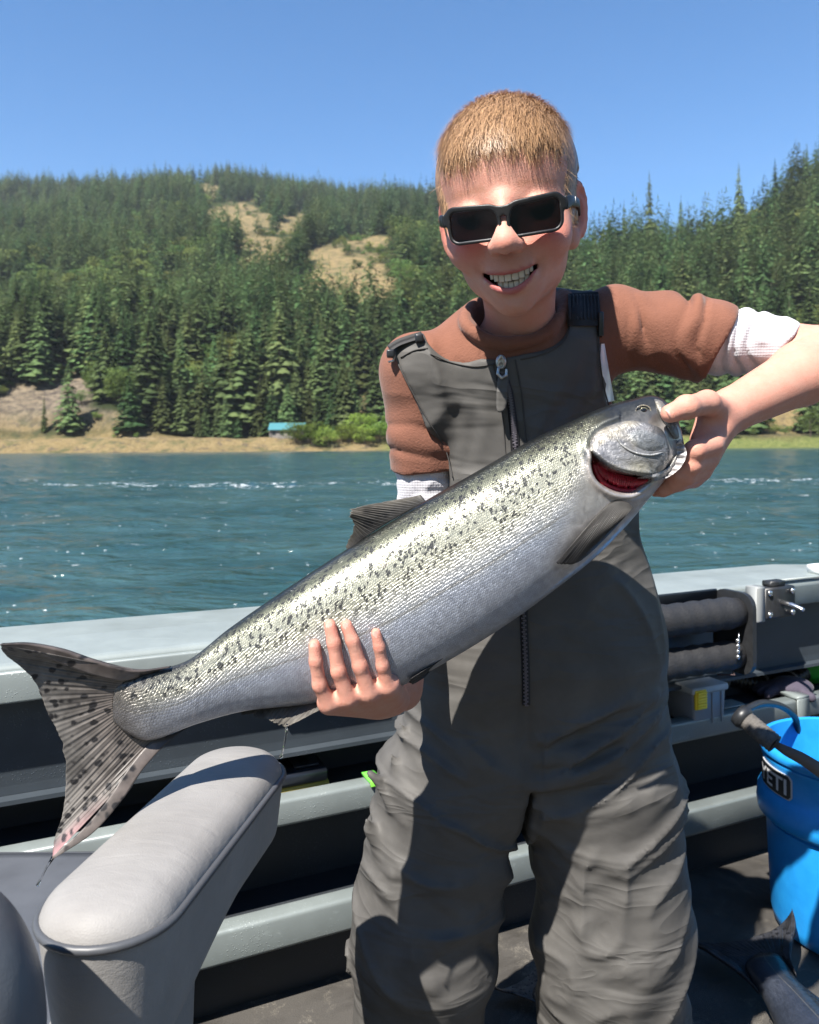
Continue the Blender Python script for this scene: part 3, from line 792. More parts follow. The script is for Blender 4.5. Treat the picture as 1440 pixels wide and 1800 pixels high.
def build_boat():
    b = empty('boat', B3(0, 0, 0), 'open aluminium fishing boat with grey green gunwale and stepped side shelves', 'boat')
    # gunwale top plate, wide towards the left, stepping in at the right
    k1 = 1.70
    top = []
    for t, w_ in ((T0, .33), (0, .278), (k1, .204), (k1 + .10, .150), (T1, .140)): top.append((t, w_))
    vs, fs = [], []
    sect = lambda w_: [(0.000, .578), (.000, .594), (.004, .599), (.012, .601), (w_ * .5, .604), (w_ - .012, .601), (w_ - .003, .598), (w_, .592), (w_, .560), (w_ - .01, .556), (.012, .575)]
    for t, w_ in top: vs += [B3(t, o, z) for o, z in sect(w_)]
    K = 11
    for i in range(len(top) - 1):
        for j in range(K): fs.append([i * K + j, i * K + (j + 1) % K, (i + 1) * K + (j + 1) % K, (i + 1) * K + j])
    g = mesh_obj('gunwale', np.array(vs), fs, M_GUN, b, False)
    md = g.modifiers.new('b', 'BEVEL'); md.width = .002; md.segments = 2; md.limit_method = 'ANGLE'
    v, f = prism(rounded(-.006, .006, .548, .5925, .004), T0, T1); mesh_obj('gunwale_lip', v, f, M_RAIL, b, True)
    v, f = prism([(.030, .558), (.030, .575), (.050, .575), (.062, .42), (.062, .405), (.040, .405), (.040, .418)], T0, T1); mesh_obj('side_panel', v, f, M_PANEL, b, False)
    v, f = prism([(.020, .398), (.020, .4045), (.12, .4045), (.12, .398)], T0, T1); mesh_obj('panel_flange', v, f, M_PANEL, b, False)
    v, f = prism([(.125, .555), (.135, .555), (.115, -.55), (.100, -.55)], T0, T1); mesh_obj('hull_side', v, f, M_DARK, b, False)
    v, f = prism(rounded(-.008, .026, .300, .342, .006), T0, T1); mesh_obj('shelf_rail', v, f, M_RAIL, b, True)
    v, f = prism([(.026, .318), (.026, .326), (.118, .326), (.118, .318)], T0, T1); mesh_obj('shelf', v, f, M_DARK, b, False)
    v, f = prism(rounded(-.010, .026, .108, .162, .007), T0, T1); mesh_obj('shelf_rail', v, f, M_RAIL, b, True)
    v, f = prism([(.026, .138), (.026, .146), (.115, .146), (.115, .138)], T0, T1); mesh_obj('shelf', v, f, M_DARK, b, False)
    v, f = prism([(.050, .0), (.050, .138), (.060, .138), (.060, .0)], T0, T1); mesh_obj('kick_board', v, f, M_DARK, b, False)
    p = [B3(T0, .105, 0), B3(T1, .105, 0), B3(T1, -3.2, 0), B3(T0, -3.2, 0)]
    v = np.array(p + [q - np.array((0, 0, .03)) for q in p])
    mesh_obj('deck', v, [[3, 2, 1, 0], [4, 5, 6, 7], [0, 1, 5, 4], [1, 2, 6, 5], [2, 3, 7, 6], [3, 0, 4, 7]], M_DECK, b, False)
    # bolted plate in the lip behind the tail
    m_al = simple_mat('bare_aluminium', (.36, .37, .38), .4, .6, noise=.1, nscale=80)
    v, f = prism(rounded(-.012, -.0065, .553, .590, .002), .36, .52); pl = mesh_obj('lip_plate', v, f, M_PANEL, b)
    for tt in (.375, .505):
        v, f = tube([B3(tt, -.0118, .571), B3(tt, -.0150, .571)], .005, 12); mesh_obj('bolt', v, f, m_al, pl, False)
    v, f = prism(rounded(-.0095, -.0065, .549, .594, .001), .345, .362); mesh_obj('plate_edge', v, f, m_al, pl)
    # step and white cap at the right end of the gunwale
    v, f = prism(rounded(.015, .060, .603, .622, .006), 1.66, 1.86); mesh_obj('gunwale_cap', v, f, simple_mat('white_plastic_cap', (.75, .75, .73), .4), b)
    v, f = prism(rounded(-.003, .008, .602, .607, .002), 1.50, 2.4); mesh_obj('gunwale_track', v, f, M_RAIL, b)
    return b
BOAT = build_boat()

def front_at(px, out):
    """Depth at which the pixel column px meets the vertical plane 'out' metres outward of the shelf face."""
    r = (px - CX) / F; o0 = W0 + WO * out
    t = (r * o0[1] - o0[0]) / (WD[0] - r * WD[1]); return float((o0 + WD * t)[1]), float(t)
# ================================================================== the salmon
def DS(px): return float(np.interp(px, [0, 203, 515, 1200], [0.0, 0.005, 0.045, 0.060]))     # the fish hangs this much nearer the body
def FP(px, py, d): return P(px, py, d + DS(px))
# stations: dorsal px, ventral px, depth of the mid plane, half thickness
ST = [((203, 1203), (200, 1268), .640, .0035), ((226, 1190), (226, 1288), .642, .008), ((262, 1181), (268, 1300), .645, .013), ((330, 1161), (350, 1270), .655, .018), ((400, 1107), (430, 1248), .668, .024),
      ((470, 1058), (515, 1238), .680, .031), ((560, 998), (605, 1228), .692, .038), ((650, 940), (695, 1207), .702, .043), ((740, 885), (785, 1160), .710, .046),
      ((840, 828), (885, 1098), .717, .048), ((930, 776), (975, 1033), .722, .047), ((1005, 740), (1045, 977), .725, .044), ((1060, 716), (1096, 925), .726, .040),
      ((1108, 702), (1136, 878), .726, .035), ((1142, 695), (1165, 845), .725, .029), ((1165, 703), (1184, 826), .723, .022), ((1182, 725), (1196, 808), .721, .015), ((1192, 752), (1201, 790), .720, .007)]
NS, NTH = 460, 180
_st = catmull([[a[0], a[1], b[0], b[1], d, h] for a, b, d, h in ST], NS)
_th = np.linspace(0, 2 * np.pi, NTH, endpoint=False)

def in_poly(px, py, poly):
    """Signed pixel distance to a polygon, negative inside."""
    poly = np.asarray(poly, float); n = len(poly)
    d = np.full(px.shape, 1e9); s = np.zeros(px.shape, bool)
    for i in range(n):
        a, b = poly[i], poly[(i + 1) % n]
        e = b - a; wx, wy = px - a[0], py - a[1]
        t = np.clip((wx * e[0] + wy * e[1]) / (e @ e + 1e-9), 0, 1)
        d = np.minimum(d, (wx - e[0] * t) ** 2 + (wy - e[1] * t) ** 2)
        c = ((a[1] <= py) != (b[1] <= py)) & (wx < e[0] * (py - a[1]) / (e[1] if abs(e[1]) > 1e-9 else 1e-9))
        s ^= c
    return np.where(s, -1, 1) * np.sqrt(d)
def smooth_poly(pts, n=6): 
    pts = list(pts); q = catmull(np.array(pts + [pts[0]]), n * len(pts) + 1); return q[:-1]

GILL = smooth_poly([(1041, 797), (1040, 820), (1047, 842), (1062, 857), (1085, 868), (1110, 869), (1130, 858), (1146, 842), (1125, 838), (1095, 832), (1068, 820), (1050, 805)])
OPER = smooth_poly([(1072, 748), (1050, 760), (1038, 778), (1040, 796), (1056, 812), (1076, 824), (1105, 833), (1135, 838), (1158, 833), (1172, 818), (1177, 795), (1172, 770), (1160, 752), (1130, 742), (1100, 740)])
PREOP = catmull([(1080, 752), (1090, 778), (1112, 794), (1142, 800), (1166, 795)], 30)

def fish_body():
    top = np.stack([FP(s[0], s[1], s[4]) for s in _st]); bot = np.stack([P(s[2], s[3], s[4] + DS(s[0])) for s in _st])
    mid = (top + bot) / 2; ax = (top - bot) / 2
    ct, sn = np.cos(_th), np.sin(_th)
    prof = np.sign(sn) * np.abs(sn) ** 0.88
    V3 = mid[:, None, :] + ax[:, None, :] * ct[None, :, None]
    V3[:, :, 1] -= 1.08 * _st[:, 5][:, None] * prof[None, :]
    wn = np.where(_th <= np.pi, _th, 2 * np.pi - _th) / np.pi      # 0 dorsal .. 1 ventral
    cl = np.concatenate([[0], np.cumsum(np.linalg.norm(np.diff(mid, axis=0), axis=1))])
    hl = np.linalg.norm(ax, axis=1)
    U = np.repeat(cl[:, None], NTH, 1); W = np.repeat(wn[None], NS, 0)
    Vm = W * (hl[:, None] * 2.2)
    px = CX + F * V3[:, :, 0] / V3[:, :, 1]; py = HY - F * (V3[:, :, 2] - CAMZ) / V3[:, :, 1]
    front = np.repeat((sn > 0)[None], NS, 0)
    # relief of the near side of the head
    gd = in_poly(px, py, GILL); od = in_poly(px, py, OPER)
    gm = np.where(front, 1 - sstep(-5, 1.5, gd), 0)
    rim = np.where(front, np.exp(-((gd - 7) / 6.0) ** 2) * (py > 790), 0)
    disp = -0.020 * gm + 0.0035 * rim
    # collar behind the gill cover
    disp += np.where(front, 0.003 * np.exp(-((od - 9) / 7.0) ** 2) * (px < 1090), 0)
    # lower jaw seam and cheek hollow
    disp += np.where(front, -0.003 * np.exp(-(((px - 1165) / 14) ** 2 + ((py - 745) / 12) ** 2)), 0)
    V3[:, :, 1] -= disp
    n = vnoise(np.stack([px, py, W * 50], -1).reshape(-1, 3), 1 / 26.0, 31).reshape(px.shape)
    n2 = vnoise(np.stack([px, py, W * 90], -1).reshape(-1, 3), 1 / 8.0, 32).reshape(px.shape)
    # colour zones
    stops = [0, .09, .17, .27, .40, .47, .56, .80, .93, 1.0]
    cols = np.array([(.010, .012, .013), (.024, .028, .024), (.13, .135, .095), (.285, .287, .225), (.37, .365, .295), (.44, .44, .43), (.42, .45, .53), (.38, .41, .48), (.46, .46, .48), (.52, .51, .50)])
    Wj = np.clip(W + n * 0.02, 0, 1)
    C = np.stack([np.interp(Wj, stops, cols[:, k]) for k in range(3)], -1)
    tailz = sstep(.22, .02, cl / cl[-1])[:, None, None]
    tz = sstep(.085, .005, (cl / cl[-1]))[:, None, None]
    C = C * (1 - tailz * .5) + np.array((.20, .19, .18)) * tailz * .5
    C = C * (1 - .85 * tz) + np.array((.125, .112, .104)) * .85 * tz
    # darker belly flank towards the vent
    hz = sstep(985, 1045, px + (py - 850) * 0.30)
    hz = np.where(front, hz, sstep(1030, 1060, px))
    Ch = np.stack([np.interp(np.clip(W + n * .05, 0, 1), [0, .22, .36, .48, .7, 1], q) for q in ((.020, .05, .22, .42, .46, .50), (.022, .052, .21, .40, .44, .47), (.022, .052, .20, .39, .44, .46))], -1)
    C = C * (1 - hz[..., None]) + Ch * hz[..., None]
    gmm = gm[..., None]
    C = C * (1 - gmm) + np.array((.22, .018, .025)) * gmm
    rr = np.clip(rim * 1.1, 0, 1)[..., None]; C = C * (1 - rr) + np.array((.50, .45, .42)) * rr
    C *= .84 * (1 + 0.14 * n2[..., None])
    head = np.clip(hz + gm, 0, 1)
    f = grid_faces(NS, NTH, True)
    V2 = V3.reshape(-1, 3); nv = len(V2)
    # close both ends
    V2 = np.vstack([V2, mid[0], mid[-1]])
    def app(a, x0, x1): return np.concatenate([a.reshape(nv, -1), [np.atleast_1d(x0)], [np.atleast_1d(x1)]])
    C2 = app(C, C[0, 0], C[-1, 0]); U2 = app(U, 0, cl[-1]).ravel(); W2 = app(W, .5, .5).ravel(); Vm2 = app(Vm, .02, .02).ravel(); H2 = app(head, 0, 1).ravel()
    k = np.arange(NTH)
    caps = np.concatenate([np.stack([np.full(NTH, nv), (k + 1) % NTH, k, k], 1)[:, :3], np.stack([np.full(NTH, nv + 1), (NS - 1) * NTH + k, (NS - 1) * NTH + (k + 1) % NTH], 1)])
    tri = np.concatenate([f[:, [0, 1, 2]], f[:, [0, 2, 3]], caps])
    return V2, tri, dict(col=('COLOR', C2), fuv=('VEC', np.stack([U2, Vm2, W2], -1)), head=('F', H2)), V3, px, py, front
_fv, _ft, _fa, _fg, _fpx, _fpy, _ffr = fish_body()
_q = np.stack([_fpx[_ffr], _fpy[_ffr]], -1); _qd = _fg[:, :, 1][_ffr]
def fish_depth(px, py):
    """Depth of the near fish surface at a pixel (nearest sample)."""
    px = np.atleast_1d(px).astype(float); py = np.atleast_1d(py).astype(float); out = np.empty(len(px))
    for i in range(len(px)):
        k = np.argmin((_q[:, 0] - px[i]) ** 2 + (_q[:, 1] - py[i]) ** 2); out[i] = _qd[k]
    return out

def fish_material():
    m = NT('salmon_skin')
    a = m.n('ShaderNodeAttribute'); a.attribute_name = 'fuv'
    sep = m.n('ShaderNodeSeparateXYZ'); m.l(a.outputs['Vector'], sep.inputs[0])
    u, v, wz = sep.outputs[0], sep.outputs[1], sep.outputs[2]
    cmb = m.n('ShaderNodeCombineXYZ'); m.l(u, cmb.inputs[0]); m.l(v, cmb.inputs[1])
    uv = cmb.outputs[0]
    col = m.attr('col', 'Color'); head = m.attr('head')
    body = m.math('SUBTRACT', 1.0, head, clamp=True)
    # scales: staggered cells, each with a bright face and a dark rim
    hx = m.n('ShaderNodeCombineXYZ'); m.l(m.math('ADD', m.math('MULTIPLY', u, 370), m.math('MULTIPLY', v, 255)), hx.inputs[0]); m.l(m.math('MULTIPLY', v, 510), hx.inputs[1])
    sv = hx.outputs[0]
    sd = m.voronoi(sv, 1.0, 'F1', 'Distance', 0.42)
    sc_ = m.voronoi(sv, 1.0, 'F1', 'Color', 0.42)
    rimv = m.voronoi(sv, 1.0, 'DISTANCE_TO_EDGE', 'Distance', 0.42)
    edge = m.ramp(rimv, [(0.02, 0.0), (0.16, 1.0)])
    bw = m.n('ShaderNodeRGBToBW'); m.l(sc_, bw.inputs[0])
    scal = m.math('ADD', 0.62, m.math('ADD', m.math('MULTIPLY', edge, 0.30), m.math('MULTIPLY', bw.outputs[0], 0.28)))
    dark_sc = m.mix(1.0, col, m.n('ShaderNodeCombineColor').outputs[0], 'MIX')
    cs = m.n('ShaderNodeCombineXYZ'); [m.l(scal, cs.inputs[i]) for i in range(3)]
    c1 = m.mix(m.math('MULTIPLY', body, 0.85), col, m.mix(1.0, col, cs.outputs[0], 'MULTIPLY'))
    # black x-shaped spots scattered over the back
    dn = m.noise(uv, 330, 2, 0.5, col=True)
    vm = m.n('ShaderNodeVectorMath'); vm.operation = 'MULTIPLY_ADD'; m.l(dn, vm.inputs[0]); vm.inputs[1].default_value = (0.0062, 0.0062, 0); m.l(uv, vm.inputs[2])
    def spots(scale, thr, lo, seed):
        mp = m.mapping(vm.outputs[0], (scale, scale * 1.15, 1), loc=(seed, seed * 2.1, 0))
        d = m.voronoi(mp, 1.0, 'F1', 'Distance', 1.0); c = m.voronoi(mp, 1.0, 'F1', 'Color', 1.0)
        s2 = m.n('ShaderNodeSeparateColor'); m.l(c, s2.inputs[0])
        pick = m.math('GREATER_THAN', s2.outputs[0], lo)
        return m.math('MULTIPLY', m.ramp(d, [(thr, 1.0), (thr + .10, 0.0)]), pick)
    # zone: strong between back and lateral line, thinning below
    nz = m.noise(uv, 40, 3, 0.6)
    wj = m.math('ADD', wz, m.math('MULTIPLY', m.math('SUBTRACT', nz, 0.5), 0.16))
    zone = m.ramp(wj, [(0.05, 0.6), (0.13, 1.0), (0.38, 1.0), (0.47, 0.0)])
    sp = m.math('MAXIMUM', spots(205, .28, .10, 0.0), spots(165, .25, .25, 3.3))
    sp = m.math('MULTIPLY', m.math('MULTIPLY', sp, zone), m.math('ADD', 0.45, m.math('MULTIPLY', body, 0.55)))
    hsp = m.math('MULTIPLY', m.math('MULTIPLY', spots(105, .16, .45, 7.7), head), m.ramp(wz, [(.30, 1.0), (.44, 0.0)]))
    sp = m.math('MAXIMUM', m.math('MULTIPLY', sp, body), hsp)
    c2 = m.mix(m.math('MULTIPLY', sp, 0.93), c1, (0.010, 0.011, 0.014))
    # lateral line
    ll = m.math('MULTIPLY', m.math('LESS_THAN', m.math('ABSOLUTE', m.math('SUBTRACT', wz, 0.515)), 0.006), body)
    c2 = m.mix(m.math('MULTIPLY', ll, 0.55), c2, (0.18, 0.17, 0.15))
    # pale worn blotches
    bl = m.ramp(m.noise(uv, 34, 3, 0.6), [(0.66, 0.0), (0.74, 1.0)])
    c2 = m.mix(m.math('MULTIPLY', m.math('MULTIPLY', bl, body), 0.35), c2, (0.62, 0.52, 0.46))
    hb = m.noise(uv, 90, 4, 0.65, 0.6)
    c2 = m.mix(m.math('MULTIPLY', head, 0.5), c2, m.mix(1.0, c2, m.ramp(hb, [(0.3, 0.45), (0.7, 1.45)]), 'MULTIPLY'))
    h = m.math('ADD', m.math('MULTIPLY', m.math('MULTIPLY', edge, body), 0.8), m.math('MULTIPLY', hb, m.math('MULTIPLY', head, 1.2)))
    # each scale catches the light at its own tilt
    tl = m.math('MULTIPLY', m.math('MULTIPLY', bw.outputs[0], body), 0.45)
    nor = m.bump(m.math('ADD', h, tl), 0.55, 0.0006)
    rg = m.math('ADD', m.math('ADD', 0.30, m.math('MULTIPLY', sp, 0.1)), m.math('MULTIPLY', bw.outputs[0], 0.16))
    m.principled(**{'Base Color': c2, 'Metallic': 0.58, 'Roughness': rg, 'Specular IOR Level': 0.6, 'Normal': nor, 'Coat Weight': 0.35, 'Coat Roughness': 0.12})
    return m.m
M_FISH = fish_material()

def fin_material(name, base, spot=0.8, sscale=95, edge=(.30, .29, .26), pink=0.0, rays=46):
    m = NT(name)
    a = m.n('ShaderNodeAttribute'); a.attribute_name = 'fuv'
    sep = m.n('ShaderNodeSeparateXYZ'); m.l(a.outputs['Vector'], sep.inputs[0])
    u, v, wr = sep.outputs[0], sep.outputs[1], sep.outputs[2]     # across rays 0..1, along ray 0..1, metres
    c = m.coord('Object')
    ray = m.math('SINE', m.math('MULTIPLY', u, 2 * math.pi * rays))
    col = m.mix(m.ramp(ray, [(0.0, 0), (1.0, 1)]), tuple(x * .78 for x in base), tuple(x * 1.15 for x in base))
    col = m.mix(m.math('MULTIPLY', m.ramp(v, [(0.2, 0), (0.95, 1)]), 0.75), col, edge)
    pk = m.ramp(u, [(0.86, 0), (0.98, 1)])
    if pink: col = m.mix(m.math('MULTIPLY', m.math('MULTIPLY', pk, m.ramp(v, [(.5, 0), (.9, 1)])), pink), col, (0.42, 0.15, 0.17))
    big = m.ramp(m.noise(c, 45, 3, 0.6), [(0.35, 0.6), (0.65, 1.3)])
    col = m.mix(1.0, col, big, 'MULTIPLY')
    if spot:
        dn = m.noise(c, 200, 2, 0.5, col=True)
        vm = m.n('ShaderNodeVectorMath'); vm.operation = 'MULTIPLY_ADD'; m.l(dn, vm.inputs[0]); vm.inputs[1].default_value = (0.004, 0.004, 0.004); m.l(c, vm.inputs[2])
        vo = m.voronoi(m.mapping(vm.outputs[0], (sscale, 0.0, sscale * 1.1)), 1.0, 'F1', 'Distance', 0.8)
        col = m.mix(m.math('MULTIPLY', m.ramp(vo, [(.27, 1), (.40, 0)]), spot), col, (0.008, 0.008, 0.010))
    b = m.principled(**{'Base Color': col, 'Roughness': 0.45, 'Specular IOR Level': 0.35, 'Normal': m.bump(ray, 0.22, 0.0007), 'Coat Weight': 0.1})
    t = m.n('ShaderNodeBsdfTranslucent'); m.l(col, t.inputs[0])
    mx = m.n('ShaderNodeMixShader'); mx.inputs[0].default_value = 0.10
    m.l(b.outputs[0], mx.inputs[1]); m.l(t.outputs[0], mx.inputs[2]); m.l(mx.outputs[0], m.out.inputs[0])
    return m.m
M_TAIL = fin_material('tail_fin_skin', (0.125, 0.108, 0.098), 0.92, 125, (.14, .133, .124), 0.4)
M_TAILEDGE = fin_material('tail_edge_skin', (0.085, 0.070, 0.064), 0.9, 105, (.15, .13, .12), 0.0, 0.5)
M_FIN = fin_material('dark_fin_skin', (0.055, 0.052, 0.050), 0.5, 70, (.10, .09, .075))
M_PEC = fin_material('pectoral_fin_skin', (0.040, 0.036, 0.032), 0.0, 70, (.022, .022, .026))

def fin(name, base, outer, db, do, mat, parent, nu=90, nv=40, thick=0.0012, ragged=2.0, curve=0.0, ripple=0.0004, rays=23, seed=0):
    """A fin as a thin closed sheet from a base line to an outer edge (pixel lines with depths)."""
    B = catmull(base, nu); O = catmull(outer, nu)
    rg = np.random.default_rng(seed + 3)
    db = np.interp(np.linspace(0, 1, nu), np.linspace(0, 1, len(np.atleast_1d(db))), np.atleast_1d(db)); do = np.interp(np.linspace(0, 1, nu), np.linspace(0, 1, len(np.atleast_1d(do))), np.atleast_1d(do))
    u = np.linspace(0, 1, nu); v = np.linspace(0, 1, nv)
    jag = np.convolve(rg.normal(size=nu + 4), [.3, .4, .3], 'same')[2:-2] * ragged
    jag *= np.sin(np.pi * np.clip(u, 0.02, .98)) ** .5
    front, uvw = [], []
    for i in range(nu):
        for j in range(nv):
            t = v[j]; e = 1 + jag[i] / max(20.0, np.linalg.norm(O[i] - B[i])) * t
            q = B[i] + (O[i] - B[i]) * t * e
            d = db[i] + (do[i] - db[i]) * t + curve * math.sin(math.pi * t) + ripple * math.sin(u[i] * 2 * math.pi * rays) * math.sin(math.pi * min(t, .9))
            front.append(FP(q[0], q[1], d)); uvw.append((u[i], t, 0))
    front = np.array(front); th = thick * (1 - 0.6 * np.tile(v, nu)) 
    back = front.copy(); back[:, 1] += th; front[:, 1] -= th
    n = len(front); f = grid_faces(nu, nv); fs = np.concatenate([f, f[:, ::-1] + n])
    per = [i * nv for i in range(nu)] + [(nu - 1) * nv + j for j in range(1, nv)] + [i * nv + nv - 1 for i in range(nu - 2, -1, -1)] + [j for j in range(nv - 2, 0, -1)]
    per = np.array(per); nx = np.roll(per, -1)
    fs = np.concatenate([fs, np.stack([per, nx, nx + n, per + n], 1)])
    return mesh_obj(name, np.vstack([front, back]), fs, mat, parent, attrs={'fuv': ('VEC', np.array(uvw + uvw))})

def patch(name, poly, off, bulge, mat, parent, step=2.2, col=None, edge_w=14.0, depth_fn=None, thick=0.0022):
    """A thin plate lying on the near side of the fish: pixel outline, raised off the skin."""
    poly = np.asarray(poly); lo, hi = poly.min(0) - 2, poly.max(0) + 2
    gx = np.arange(lo[0], hi[0], step); gy = np.arange(lo[1], hi[1], step)
    X, Y = np.meshgrid(gx, gy, indexing='ij'); sd = in_poly(X, Y, poly)
    # pull nodes just outside onto the outline so the border is clean
    idx = -np.ones(X.shape, int); pts = []
    for i in range(X.shape[0]):
        for j in range(X.shape[1]):
            if sd[i, j] < step * 0.9:
                x, y = X[i, j], Y[i, j]
                if sd[i, j] > -step * .4:
                    k = np.argmin((poly[:, 0] - x) ** 2 + (poly[:, 1] - y) ** 2)
                    a, b = poly[k - 1], poly[(k + 1) % len(poly)]
                    best = None
                    for s, e in ((poly[k], a), (poly[k], b)):
                        ev = e - s; t = np.clip(np.dot((x - s[0], y - s[1]), ev) / (ev @ ev + 1e-9), 0, 1); q = s + ev * t
                        dd = (q[0] - x) ** 2 + (q[1] - y) ** 2
                        if best is None or dd < best[0]: best = (dd, q)
                    x, y = best[1]
                idx[i, j] = len(pts); pts.append((x, y, min(0, sd[i, j])))
    pts = np.array(pts); d = (depth_fn or fish_depth)(pts[:, 0], pts[:, 1])
    t = np.clip(-pts[:, 2] / edge_w, 0, 1); hgt = off + bulge * (1 - (1 - t) ** 2)
    W3 = np.stack([P(p[0], p[1], dd - h) for p, dd, h in zip(pts, d, hgt)])
    fs = []
    for i in range(X.shape[0] - 1):
        for j in range(X.shape[1] - 1):
            q = [idx[i, j], idx[i + 1, j], idx[i + 1, j + 1], idx[i, j + 1]]
            q = [k for k in q if k >= 0]
            if len(q) >= 3: fs.append(q)
    n = len(W3); back = W3 + np.array((0, thick, 0))
    edges = {}
    for f in fs:
        for a, b in zip(f, f[1:] + f[:1]): edges[(a, b)] = edges.get((a, b), 0) + 1
    fs2 = fs + [[k + n for k in f[::-1]] for f in fs]
    for (a, b) in edges:
        if (b, a) not in edges: fs2.append([a, a + n, b + n, b])
    attrs = {}
    if col is not None:
        c = col(pts[:, 0], pts[:, 1], pts[:, 2]); attrs['col'] = ('COLOR', np.vstack([c, c]))
    return mesh_obj(name, np.vstack([W3, back]), fs2, mat, parent, attrs=attrs)

def head_plate_mat():
    m = NT('gill_cover_skin')
    c = m.coord('Object'); col = m.attr('col', 'Color')
    n = m.noise(c, 70, 5, 0.65, 0.8); n2 = m.noise(c, 300, 4, 0.6)
    col = m.mix(1.0, col, m.ramp(n, [(0.28, 0.5), (0.72, 1.4)]), 'MULTIPLY')
    col = m.mix(m.ramp(m.noise(c, 28, 3, .5), [(.5, 0), (.68, .55)]), col, (0.38, 0.33, 0.23))
    m.principled(**{'Base Color': col, 'Metallic': 0.35, 'Roughness': m.math('ADD', .28, m.math('MULTIPLY', n2, .3)), 'Specular IOR Level': 0.6, 'Coat Weight': 0.25, 'Coat Roughness': 0.15, 'Normal': m.bump(m.math('ADD', n, m.math('MULTIPLY', n2, .3)), 0.8, 0.003)})
    return m.m
M_GILLCOVER = head_plate_mat()
M_GILL = simple_mat('red_gill', (0.30, 0.016, 0.032), 0.35, noise=.35, nscale=200)
M_JAW = simple_mat('pale_jaw_membrane', (0.42, 0.40, 0.40), 0.28, 0.3, noise=.3, nscale=120)

